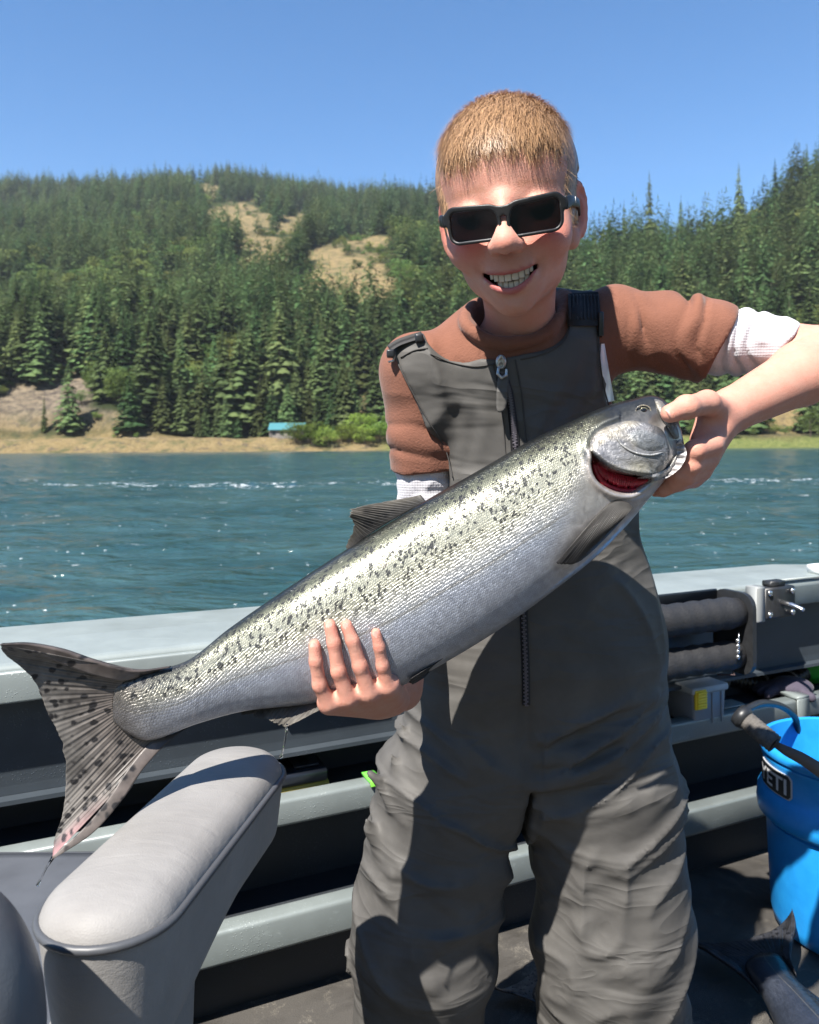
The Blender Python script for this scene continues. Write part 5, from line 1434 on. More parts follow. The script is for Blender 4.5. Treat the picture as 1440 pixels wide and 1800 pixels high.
# --- hair: a close cap plus many short strands
def hair_region(q):
    """Positive where hair grows (head local)."""
    x, y, z = q[:, 0], q[:, 1], q[:, 2]
    ax = np.abs(x)
    front_line = .0465 + .004 * np.cos(x * 90) + .0028 * np.sin(x * 310 + 1) + .003 * np.sin(x * 1130) - .30 * np.maximum(ax - .035, 0)       # fringe edge
    side_line = np.where(y < -.004, .060 - (y + .030) * 0.0, 0)
    fr = z - front_line
    # temple: hair comes down in front of the ear
    temple = np.minimum(z - (-.020), (y + .0440 + np.maximum(z - .02, 0) * -.25) * 1.0)
    back = np.minimum(y - .022, z + .055)
    above_ear = np.minimum(y + .012, z - .018)
    return np.maximum.reduce([fr, np.minimum(temple, (z - .010) * 1.0 + .03), back, above_ear])
def hair_material():
    m = NT('short_auburn_hair')
    c = m.coord('Object'); t = m.attr('tip')
    n = m.noise(c, 260, 3, .6)
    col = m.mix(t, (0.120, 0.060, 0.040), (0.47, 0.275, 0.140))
    col = m.mix(m.math('MULTIPLY', m.ramp(n, [(.35, 0), (.7, 1)]), .5), col, (0.50, 0.31, 0.16))
    m.principled(**{'Base Color': col, 'Roughness': 0.42, 'Specular IOR Level': 0.5})
    return m.m
M_HAIR = hair_material()
def build_hair():
    cap = SDF()
    cap.add(lambda p: _HEAD(p.astype(np.float32), p.min(0), p.max(0)) - .0034 * np.clip(hair_region(p) / .016, .12, 1))
    cap.clip(lambda p: -hair_region(p) * .8, .004)
    cap.clip(lambda p: np.abs(p[:, 0]) - np.where((p[:, 2] < .032) & (p[:, 1] > -.012) & (p[:, 1] < .035), .0640, .0735), .0)
    def capw(p, lo=None, hi=None): return cap(hl(p.astype(np.float32))) * HS
    v, f = mesh_sdf(capw, HC - .155, HC + .155, .0032, B=12)
    q = hl(v.astype(np.float32))
    rg = np.random.default_rng(17)
    # root points: area-uniform samples of the cap's quads
    tri = f; A, B_, C, D = (v[tri[:, i]] for i in range(4))
    nrm = np.cross(B_ - A, D - A); ar = np.linalg.norm(nrm, axis=1); nrm /= ar[:, None] + 1e-12
    cen = (A + B_ + C + D) / 4; outw = ((cen - hw((0, .01, .01))) * nrm).sum(1) > 0
    nrm[~outw] *= -1
    pr = ar / ar.sum(); N = 46000
    k = rg.choice(len(tri), N, p=pr)
    e1, e2 = rg.random(N)[:, None], rg.random(N)[:, None]
    root = A[k] * (1 - e1) * (1 - e2) + B_[k] * e1 * (1 - e2) + C[k] * e1 * e2 + D[k] * (1 - e1) * e2
    nn = nrm[k]; ql = hl(root.astype(np.float32))
    X, Yb, Z = HR[:, 0], HR[:, 1], HR[:, 2]
    top = sstep(.045, .085, ql[:, 2]); frontness = sstep(.02, -.05, ql[:, 1])
    whorl = np.array((0.006, .055, .10))
    # comb: from the crown whorl outwards, forward at the front, down at the sides
    rad = (ql - whorl); rad /= np.linalg.norm(rad, axis=1)[:, None] + 1e-9
    flow = rad * .9 + np.array((-.10, -.55, 0)) * (top * frontness)[:, None] + np.array((0, -.05, -.75)) * (1 - top * .75)[:, None]
    clump = np.stack([vnoise(ql, 90.0, 81 + k_) for k_ in range(3)], -1)
    flow += rg.normal(size=(N, 3)) * .34 + clump * .40
    flow = flow @ HR.T
    flow -= nn * (flow * nn).sum(1)[:, None]; flow /= np.linalg.norm(flow, axis=1)[:, None] + 1e-9
    side = sstep(.052, .066, np.abs(ql[:, 0])) * (1 - sstep(.06, .085, ql[:, 2]))
    L = (.0088 + .0105 * top * (.45 + .55 * frontness) + .005 * frontness * (1 - side)) * rg.uniform(.30, 1.5, N) * (1 - .42 * side)
    lift = (.36 + .30 * top * (1 - .4 * frontness)) * rg.uniform(.6, 1.4, N) * (1 - .55 * side)
    sd = np.cross(nn, flow); wd = rg.uniform(.00016, .00032, N)[:, None]
    segs = 4; vs = []; tp = []
    for j in range(segs + 1):
        t = j / segs
        c = root - nn * .001 + flow * (L * t)[:, None] + nn * (L * lift * (t - .55 * t * t))[:, None] - Z * (L * .10 * t * t)[:, None]
        wj = wd * (1 - .85 * t)
        vs += [c - sd * wj, c + sd * wj]; tp += [np.full(N, t)] * 2
    vs = np.stack(vs, 1).reshape(-1, 3); tp = np.stack(tp, 1).reshape(-1)
    st = (np.arange(N) * (segs + 1) * 2)[:, None]
    fs = np.concatenate([np.stack([st + 2 * j, st + 2 * j + 1, st + 2 * j + 3, st + 2 * j + 2], -1).reshape(-1, 4) for j in range(segs)])
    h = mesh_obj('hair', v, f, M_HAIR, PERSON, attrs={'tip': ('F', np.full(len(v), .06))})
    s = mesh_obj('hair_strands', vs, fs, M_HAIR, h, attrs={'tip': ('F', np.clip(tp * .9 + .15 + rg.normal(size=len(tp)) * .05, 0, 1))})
    s['kind'] = 'stuff'
build_hair()
# ================================================================== clothes
def f_poly_xz(px_poly, d, k=0.0):
    """Endless prism along the depth axis from a pixel outline taken at depth d."""
    pl = np.array([P(a, b, d)[[0, 2]] for a, b in px_poly])
    lo = pl.min(0) - .02; st = .0025; nx, nz = (np.ceil((pl.max(0) + .02 - lo) / st)).astype(int) + 1
    gx, gz = np.meshgrid(lo[0] + np.arange(nx) * st, lo[1] + np.arange(nz) * st, indexing='ij')
    T = in_poly(gx, gz, pl).astype(np.float32)
    def f(p):
        u = np.clip((p[:, 0] - lo[0]) / st, 0, nx - 1.001); w_ = np.clip((p[:, 2] - lo[1]) / st, 0, nz - 1.001)
        i = u.astype(int); j = w_.astype(int); a = (u - i).astype(np.float32); b = (w_ - j).astype(np.float32)
        return T[i, j] * (1 - a) * (1 - b) + T[i + 1, j] * a * (1 - b) + T[i, j + 1] * (1 - a) * b + T[i + 1, j + 1] * a * b
    return f
def ridged(p, sx, sy, sz, seed, warp=0.0):
    q = p * np.array((sx, sy, sz), np.float32)
    if warp: q = q + (vnoise(p, 14.0, seed + 1) * warp)[:, None]
    return 1 - 2 * np.abs(vnoise(q, 1.0, seed))
_up = np.array((0, 1, 0))
def trunk_ops(s, off):
    A = s.add
    A(f_ecap(P(908, 665, .958), P(925, 900, .985), .100 + off, .112 + off, _up, .74))
    A(f_ecap(P(880, 630, .925), P(935, 640, .925), .042 + off, .042 + off, _up, .9), .04)
    A(f_cap(NECK1 + (0, .016, -.022), SH_R + (0, 0, .002), .036 + off, .034 + off), .035)
    A(f_cap(NECK1 + (0, .016, -.022), SH_L + (0, 0, .002), .036 + off, .034 + off), .035)
    return s
def along(a, b):
    a = np.asarray(a, np.float32); b = np.asarray(b, np.float32); u = b - a; L = np.linalg.norm(u); u = u / L
    e = np.cross(u, (0, 1, 0)); e /= np.linalg.norm(e); g = np.cross(u, e)
    def f(p):
        q = p - a; return q @ u, np.arctan2(q @ g, q @ e)
    return f, L
def band(t, a, b, w): return sstep(a - w, a + w, t) * (1 - sstep(b - w, b + w, t))

def cloth_mat(name, col, rough, sheen, bsc, bst, bdist, weave=None, noise=.12):
    m = NT(name); c = m.coord('Object')
    n = m.noise(c, 22, 4, .6); n2 = m.noise(c, bsc, 3, .65)
    cc = m.mix(m.ramp(n, [(.3, 0), (.7, 1)]), tuple(x * (1 - noise) for x in col), tuple(min(1, x * (1 + noise)) for x in col))
    h = n2
    if weave:
        wv = m.n('ShaderNodeTexVoronoi'); wv.inputs['Randomness'].default_value = .1; wv.inputs['Scale'].default_value = weave; m.l(c, wv.inputs['Vector'])
        h = m.math('ADD', m.math('MULTIPLY', wv.outputs['Distance'], 1.0), m.math('MULTIPLY', n2, .3))
    nor = m.bump(h, bst, bdist)
    m.principled(**{'Base Color': cc, 'Roughness': rough, 'Specular IOR Level': 0.4, 'Sheen Weight': sheen, 'Sheen Roughness': .4, 'Normal': nor})
    return m.m
M_SHIRT = cloth_mat('rust_jersey', (.160, .066, .042), .95, .12, 380, .55, .0016)
M_THERM = cloth_mat('white_thermal_knit', (.46, .45, .48), .9, .1, 300, .5, .0012, weave=330, noise=.03)
def bib_mat():
    m = NT('grey_nylon'); c = m.coord('Object')
    n = m.noise(c, 16, 5, .6, .4); n2 = m.noise(c, 900, 2, .6)
    fl_ = m.noise(m.mapping(c, (6, 6, 20), (0.0, 0.45, 0)), 1.0, 2, .5, .9)
    fold = m.math('SUBTRACT', 1.0, m.math('ABSOLUTE', m.math('MULTIPLY', m.math('SUBTRACT', fl_, .5), 4.0)))
    fold2 = m.noise(m.mapping(c, (22, 22, 30), (0.0, -0.5, 0)), 1.0, 2, .5, .4)
    wv = m.n('ShaderNodeTexWave'); wv.inputs['Scale'].default_value = 300; m.l(c, wv.inputs['Vector'])
    h = m.math('ADD', m.math('ADD', m.math('MULTIPLY', fold, 1.0), m.math('MULTIPLY', fold2, .5)), m.math('MULTIPLY', n2, .05))
    nor = m.bump(h, .55, .0045)
    col = m.mix(m.ramp(n, [(.3, 0), (.7, 1)]), (.064, .061, .058), (.090, .086, .081))
    m.principled(**{'Base Color': col, 'Roughness': m.math('ADD', .52, m.math('MULTIPLY', n, .12)), 'Specular IOR Level': .16, 'Normal': nor})
    return m.m
M_BIB = bib_mat()
M_BLACKWEB = cloth_mat('black_webbing', (.014, .014, .016), .7, .1, 500, .4, .001)

# ---- shirt
def build_shirt():
    s = SDF(); trunk_ops(s, .006)
    fL, LL = along(SH_L, EL_L); fR, LR = along(SH_R, EL_R)
    uL = (EL_L - SH_L) / np.linalg.norm(EL_L - SH_L); uR = (EL_R - SH_R) / np.linalg.norm(EL_R - SH_R)
    eL = SH_L + uL * .106; eR = SH_R + uR * .108
    s.add(f_cap(SH_L, eL + np.array((0, 0, -.004)), .0455, .0455), .02)
    s.add(f_cap(SH_R, eR, .0420, .0395), .02)
    cen = P(912, 575, .915); upv = hw((0, .02, 0)) - NECK1; upv /= np.linalg.norm(upv)
    ring = np.array([P(*q) for q in [(895, 604, .868), (852, 595, .872), (820, 573, .888), (818, 552, .915), (850, 530, .955), (910, 520, .975), (970, 515, .958), (1000, 527, .918), (983, 563, .886), (942, 595, .871)]])
    cr = catmull(np.vstack([ring, ring[:1]]), 41)[:-1]
    c0 = cr.mean(0)
    s.sub(f_cap(c0 + upv * .012, c0 + upv * .12, .050, .058), .008)
    cl = list(cr) + [cr[0]]
    s.add(f_chain([np.array(q) for q in cl], [.0058] * len(cl), .002), .004)
    def post(p, d):
        t, a = fL(p); m = (t > -.02) & (t < .17); out = d.copy()
        if m.any():
            pm = p[m]; tt, aa = t[m], a[m]
            w_ = vnoise(pm, 22.0, 41)
            ph = tt / .030 + .95 * np.sin(aa + .6) + 1.25 * w_; am_ = np.clip(.65 + .9 * vnoise(pm, 30.0, 44), .15, 1.3)
            fold = np.abs(np.sin(math.pi * ph)) ** .7 - .55
            out[m] -= .0125 * am_ * fold * band(tt, .012, .092, .010) * (.55 + .45 * np.sin(aa * 1.0 + 1.0))
            out[m] -= .0020 * band(tt, .094, .130, .003)
        t, a = fR(p); m = (t > .0) & (t < .13)
        if m.any():
            pm = p[m]; tt, aa = t[m], a[m]
            ph = tt / .034 + .35 * np.sin(aa * 1.0 - .8) + .5 * vnoise(pm, 16.0, 42)
            out[m] -= .0055 * (np.abs(np.sin(math.pi * ph)) ** .7 - .55) * band(tt, .055, .094, .010)
        out -= .0022 * ridged(p, 26, 26, 15, 43, .8)
        return out
    s.post = post
    # open flat sleeve ends
    s.clip(lambda p: np.where(fL(p)[0] > .03, (p - eL.astype(np.float32)) @ (uL + np.array((.10, 0, -.38))).astype(np.float32) - .012, -1), .002)
    s.clip(lambda p: np.where(fR(p)[0] > .03, (p - eR.astype(np.float32)) @ (uR + np.array((.0, 0, -.02))).astype(np.float32) - .006, -1), .002)
    v, f = mesh_sdf(s, np.array((-.10, .76, .80)), np.array((.46, 1.12, 1.20)), .0028)
    return mesh_obj('t_shirt', v, f, M_SHIRT, PERSON), cr
SHIRT, COLLAR = build_shirt()

def build_undersleeves():
    for nm, a, b, t0, t1, r0, r1, bb, amp, sp in (('undersleeve', SH_L, EL_L, .094, .178, .0395, .0345, (-.05, .70, .85, .6, 1.1, 1.2), .0050, .0195), ('undersleeve', SH_R, EL_R, .085, .20, .0345, .0330, (-.1, .8, .7, .2, 1.05, 1.1), .0022, .030)):
        fA, L = along(a, b); u = (b - a) / L
        s = SDF(); p0, p1 = a + u * t0, a + u * t1
        s.add(f_cap(p0, p1, r0, r1))
        def post(p, d, fA=fA, t0=t0, t1=t1, amp=amp, sp=sp, u=u, a=a):
            t, an = fA(p)
            ph = t / sp + .45 * np.sin(an + .9) + .9 * vnoise(p, 24.0, 51)
            d = d - amp * (np.abs(np.sin(math.pi * ph)) ** .75 - .5) * band(t, t0 - .01, t1 - .016, .012)
            d = d - .0012 * ridged(p, 60, 60, 60, 53, .5)
            return d
        s.post = post
        tilt = np.array((0.2, 0, -.85)) if a is SH_L else np.array((0, 0, 0))
        s.clip(lambda p, p1=p1, u=u, tilt=tilt: ((p - p1.astype(np.float32)) @ ((u + tilt) / np.linalg.norm(u + tilt)).astype(np.float32) - .002), .003)
        v, f = mesh_sdf(s, np.minimum(p0, p1) - .07, np.maximum(p0, p1) + .07, .0022)
        mesh_obj(nm, v, f, M_THERM, PERSON)
build_undersleeves()

# ---- bib overalls
BIB_POLY = smooth_poly([(686, 604), (712, 592), (742, 586), (752, 606), (785, 628), (830, 637), (872, 632), (910, 624), (955, 614), (990, 588), (1000, 545), (996, 490), (1000, 430), (1060, 430), (1056, 520), (1060, 590), (1068, 660), (1086, 740), (1112, 800), (1135, 850), (1180, 905),
            (1300, 960), (1400, 1300), (1400, 2300), (400, 2300), (400, 1200), (640, 960), (770, 900), (792, 850), (776, 790), (745, 735), (715, 680), (695, 635)], 5)
def build_bibs():
    s = SDF(); trunk_ops(s, .0125); A = s.add
    uR_ = (EL_R - SH_R) / np.linalg.norm(EL_R - SH_R); A(f_cap(SH_R, SH_R + uR_ * .05, .0485, .0480), .015); uL_ = (EL_L - SH_L) / np.linalg.norm(EL_L - SH_L); A(f_cap(SH_L, SH_L + uL_ * .02, .0490, .0490), .015)
    A(f_ecap(P(920, 880, .985), P(940, 1130, 1.000), .114, .142, _up, .76), .05)
    A(f_ecap(P(946, 1130, 1.000), P(940, 1235, 1.008), .152, .140, _up, .76), .05)
    for lg, rr in ((LEG_R, (.098, .092, .089)), (LEG_L, (.094, .092, .089))):
        A(f_ecap(PELV * .45 + lg[0] * .55, lg[0], .108, rr[0], _up, .92), .045)
        A(f_ecap(lg[0], lg[1], rr[0], rr[1], _up, .95), .012)
        A(f_ecap(lg[1], lg[2] + np.array((0, 0, .0)), rr[1], rr[2], _up, .95), .03)
    # bold creases at the groin, knees and bib, laid on the smooth surface found first
    dd = np.arange(.80, 1.06, .002)
    def front(px, py):
        pts = np.array([P(px, py, q) for q in dd], np.float32); v_ = s(pts); k_ = np.nonzero(v_ < 0)[0]
        return dd[k_[0]] if len(k_) else .95
    RIDGE = [[(952, 1300), (1030, 1268), (1105, 1232), (1150, 1222)], [(945, 1340), (1020, 1318), (1095, 1282), (1160, 1262)], [(940, 1384), (1000, 1372), (1085, 1340), (1170, 1310)], [(938, 1418), (1005, 1428), (1100, 1412), (1165, 1380)],
             [(940, 1455), (1000, 1490), (1075, 1512), (1110, 1510)], [(950, 1590), (1000, 1570), (1080, 1520), (1140, 1490)], [(950, 1655), (1020, 1625), (1090, 1575)], [(1020, 1730), (1100, 1700), (1180, 1670)],
             [(690, 1250), (715, 1290), (740, 1345)], [(668, 1290), (700, 1350), (730, 1410)], [(652, 1360), (690, 1420), (715, 1450)], [(645, 1440), (665, 1490), (690, 1530)], [(740, 1560), (790, 1590), (830, 1620)], [(700, 1690), (770, 1660), (840, 1600)], [(690, 1740), (760, 1720), (830, 1690)],
             [(828, 705), (818, 760), (800, 850)], [(1012, 640), (968, 700), (936, 785)], [(1020, 690), (985, 745), (960, 805)], [(770, 660), (800, 700), (850, 720)], [(760, 700), (790, 760), (800, 800)], [(1045, 620), (1030, 690), (1010, 740)], [(850, 690), (855, 740), (845, 800)]]
    GROOVE = [[(846, 1662), (880, 1688), (920, 1704), (955, 1712)], [(925, 1250), (926, 1300), (927, 1340)], [(946, 1362), (1010, 1346), (1090, 1312)], [(944, 1322), (1020, 1294), (1090, 1258)], [(945, 1402), (1010, 1400), (1100, 1376)]]
    rid = [f_chain([P(a, b, front(a, b) + .0042) for a, b in q], [.0015] + [.0060] * (len(q) - 2) + [.0015], .004) for q in RIDGE]
    grv = [f_chain([P(a, b, front(a, b) - .001) for a, b in q], [.001] + [.0050] * (len(q) - 2) + [.001], .004) for q in GROOVE]
    def shp(n_): return 1.5 * (1 - np.abs(n_)) ** 3 - .6
    def post(p, d):
        z = p[:, 2]; x = p[:, 0]
        hip = band(z, .40, .60, .05); low = 1 - sstep(.38, .46, z)
        sl = np.where(x > P(930, 1350, 1.0)[0], -.45, .45)
        q = np.stack([x * 7, p[:, 1] * 7, (z + sl * x) * 34], -1) + (vnoise(p, 9.0, 61) * .9)[:, None]
        d = d - .0060 * shp(vnoise(q, 1.0, 62)) * hip
        q2 = np.stack([x * 8, p[:, 1] * 8, (z + sl * 1.2 * x) * 17], -1) + (vnoise(p, 7.0, 63) * 1.0)[:, None]
        d = d - .0065 * shp(vnoise(q2, 1.0, 64)) * low
        q3 = np.stack([x * 13 + z * 6, p[:, 1] * 8, z * 7 - x * 6], -1) + (vnoise(p, 9.0, 65) * .7)[:, None]
        d = d - .0035 * shp(vnoise(q3, 1.0, 66)) * sstep(.58, .72, z)
        return d
    xa, za = P(927, 1356, .95)[[0, 2]]; xb, zb = P(905, 1660, .95)[[0, 2]]
    def gap(p):
        t = (za - p[:, 2]) / (za - zb); return np.maximum(np.abs(p[:, 0] - (xa + (xb - xa) * t)) - np.clip(.0005 + .012 * t, .0005, .022), p[:, 2] - za).astype(np.float32)
    s.sub(gap, .012)
    for q in rid: s.add(q, .012)
    for q in grv: s.sub(q, .010)
    s.post = post; s.pband = .024
    s.clip(f_poly_xz(BIB_POLY, .885), .002)
    s.clip(lambda p: .012 - p[:, 2], .002)
    v, f = mesh_sdf(s, np.array((-.15, .78, -.02)), np.array((.42, 1.2, 1.19)), .0034, slack=2.2)
    v, f = keep_main(v, f)
    # let the shirt show: thin cloth, hollow under the neckline is hidden by the shirt
    return mesh_obj('bib_overalls', v, f, M_BIB, PERSON), v
BIB, _bv = build_bibs()
_bpx = CX + F * _bv[:, 0] / _bv[:, 1]; _bpy = HY - F * (_bv[:, 2] - CAMZ) / _bv[:, 1]
def front_of(verts, rad=5.0):
    X = CX + F * verts[:, 0] / verts[:, 1]; Yp = HY - F * (verts[:, 2] - CAMZ) / verts[:, 1]; D = verts[:, 1]
    def fn(px, py):
        px = np.atleast_1d(px).astype(float); py = np.atleast_1d(py).astype(float); out = np.empty(len(px))
        for i in range(len(px)):
            k = np.abs(X - px[i]) < rad
            k = np.nonzero(k)[0]; k = k[np.abs(Yp[k] - py[i]) < rad]
            if len(k) == 0:
                j = np.argmin((X - px[i]) ** 2 + (Yp - py[i]) ** 2); out[i] = D[j]
            else: out[i] = D[k].min()
        # smooth runs
        return out
    return fn
bib_front = front_of(_bv)
_sv = np.empty(len(SHIRT.data.vertices) * 3, np.float32); SHIRT.data.vertices.foreach_get('co', _sv); _sv = _sv.reshape(-1, 3) + np.array(PERSON.location)
shirt_front = front_of(_sv)

def surf_line(pts, n, fn, off):
    q = catmull(np.array(pts, float), n); d = fn(q[:, 0], q[:, 1])
    k = np.ones(5) / 5; d = np.convolve(np.pad(d, 2, 'edge'), k, 'valid')
    return [P(a[0], a[1], dd - off) for a, dd in zip(q, d)]
def ribbon(name, pts, width_px, fn, off, mat, parent, n=60, thick=.0012):
    q = catmull(np.array(pts, float), n); t = np.gradient(q, axis=0); t /= np.linalg.norm(t, axis=1)[:, None]; nrm = np.stack([-t[:, 1], t[:, 0]], 1)
    rows = []
    w_ = np.interp(np.linspace(0, 1, n), np.linspace(0, 1, len(np.atleast_1d(width_px))), np.atleast_1d(width_px))
    for s_ in (-.5, 0, .5):
        e = q + nrm * (s_ * w_)[:, None]; d = fn(e[:, 0], e[:, 1]); d = np.convolve(np.pad(d, 3, 'edge'), np.ones(7) / 7, 'valid')
        rows.append([P(a[0], a[1], dd - off) for a, dd in zip(e, d)])
    fr = np.array(rows).transpose(1, 0, 2).reshape(-1, 3); bk = fr + np.array((0, thick + off, 0)); N = len(fr)
    f_ = grid_faces(n, 3); fs = [list(map(int, x)) for x in f_] + [list(map(int, x[::-1] + N)) for x in f_]
    for c in (0, 2):
        for i in range(n - 1): fs.append([i * 3 + c, (i + 1) * 3 + c, (i + 1) * 3 + c + N, i * 3 + c + N])
    for i in (0, n - 1):
        for c in (0, 1): fs.append([i * 3 + c, i * 3 + c + 1, i * 3 + c + 1 + N, i * 3 + c + N])
    return mesh_obj(name, fr, fs, mat, parent) if False else mesh_obj(name, np.vstack([fr, bk]), fs, mat, parent)

def bib_details():
    m_tape = simple_mat('zip_tape', (.016, .015, .018), .75); m_zt = simple_mat('zip_teeth', (.10, .09, .11), .35, .4)
    m_met = simple_mat('zip_metal', (.42, .41, .39), .35, .9, noise=.2, nscale=300)
    m_pl = simple_mat('black_buckle', (.012, .013, .016), .3, spec=.6); m_ref = simple_mat('reflective_strip', (.62, .66, .72), .35, .2, noise=.08, nscale=60)
    m_seam = simple_mat('seam_thread', (.045, .042, .040), .8)
    zl = [(884, 655), (895, 690), (902, 740), (906, 790), (912, 900), (918, 1000), (921, 1090), (924, 1170), (925, 1240)]
    z = ribbon('zipper', zl, [13, 15, 16, 14, 14], bib_front, .0015, m_tape, BIB, 90)
    q = catmull(np.array(zl, float), 170); d = bib_front(q[:, 0], q[:, 1]); d = np.convolve(np.pad(d, 4, 'edge'), np.ones(9) / 9, 'valid')
    parts = []
    for i, (a, dd) in enumerate(zip(q, d)):
        c = P(a[0] + (1.2 if i % 2 else -1.2), a[1], dd - .0022); parts.append(box_mesh(c - (.0019, .0009, .0008), c + (.0019, .0009, .0008)))
    o = mesh_obj('zip_teeth', *merge(*parts), m_zt, BIB, False); o['kind'] = 'stuff'
    dz = float(bib_front(882, 640)[0]) - .004
    sl = SDF(); c = P(881, 636, dz); sl.add(f_ell(c, (.0060, .0035, .0080))); sl.sub(f_ell(c + (0, -.004, -.004), (.0025, .004, .003)), .001)
    sl.add(f_chain([P(877, 632, dz - .003), P(881, 626, dz - .004), P(885, 632, dz - .003)], [.0014, .0016, .0014], .001), .001)
    rg = [P(876, 648, dz - .002), P(875, 657, dz - .003), P(882, 664, dz - .0035), P(890, 660, dz - .003), P(890, 650, dz - .002)]
    sl.add(f_chain(rg, [.0016] * 5, .001), .001)
    v, f = mesh_sdf(sl, c - .03, c + .03, .0007, B=16); mesh_obj('zip_slider', v, f, m_met, BIB)
    tab = smooth_poly([(876, 660), (893, 657), (893, 690), (888, 720), (874, 722), (873, 690)], 4)
    patch('zip_pull', np.array(tab), .0060, .0012, M_BIB, BIB, 2.2, depth_fn=lambda a, b: np.full(len(np.atleast_1d(a)), dz + .006), thick=.002, edge_w=4)
    # placket edges and hems
    for pts in ([(866, 640), (878, 690), (884, 740), (888, 790), (892, 850)], [(906, 632), (917, 690), (922, 740), (925, 790), (930, 850)], [(757, 622), (790, 636), (832, 644), (870, 640)], [(915, 632), (955, 622), (992, 600), (1004, 570)],
                [(700, 640), (722, 684), (752, 738), (783, 790), (796, 840)], [(1052, 560), (1054, 620), (1062, 680), (1080, 742), (1104, 800)], [(704, 628), (728, 616), (752, 612)], [(1003, 566), (1030, 568), (1056, 566)]):
        v, f = tube(surf_line(pts, 50, bib_front, .0004), .0008, 6); mesh_obj('seam', v, f, m_seam, BIB)
    # image-left shoulder: webbing and buckle where the strap folds back
    d0 = float(bib_front(712, 604)[0])
    ribbon('shoulder_strap', [(684, 612), (700, 602), (722, 594), (742, 588)], 12, lambda a, b: np.full(len(np.atleast_1d(a)), d0 - .002), .002, M_BLACKWEB, BIB, 20, .006)
    for cx_, cy_ in ((687, 622), (737, 595)):
        c = P(cx_, cy_, d0 - .004); v, f = box_mesh(c - (.0045, .006, .0045), c + (.0045, .006, .0045), .0018); mesh_obj('buckle', v, f, m_pl, BIB)
    v, f = tube([P(684, 636, d0), P(692, 634, d0 - .006), P(694, 624, d0 - .006)], .0012, 8); mesh_obj('buckle_wire', v, f, m_met, BIB)
    # image-right shoulder: ribbed black elastic over the shoulder
    ribbon('shoulder_strap', [(1028, 572), (1028, 550), (1027, 530), (1026, 514)], [56, 56, 54, 52], lambda a, b: np.minimum(bib_front(a, b), shirt_front(a, b)), .004, M_BLACKWEB, BIB, 40, .004)
    for k in range(9):
        pts = [(1001 + k * 6.5, 562), (1001 + k * 6.4, 540), (1001 + k * 6.2, 518)]
        v, f = tube(surf_line(pts, 12, lambda a, b: np.minimum(bib_front(a, b), shirt_front(a, b)), .0042), .0014, 6); mesh_obj('elastic_rib', v, f, M_BLACKWEB, BIB)
    c = P(1056, 570, float(shirt_front(1056, 570)[0]) - .004); v, f = box_mesh(c - (.003, .004, .014), c + (.003, .004, .014), .0015); mesh_obj('buckle', v, f, m_pl, BIB)
    ribbon('reflective_strip', [(1060, 604), (1062, 640), (1067, 675), (1073, 706)], [6, 14, 16, 15], shirt_front, .003, m_ref, BIB, 40)
bib_details()

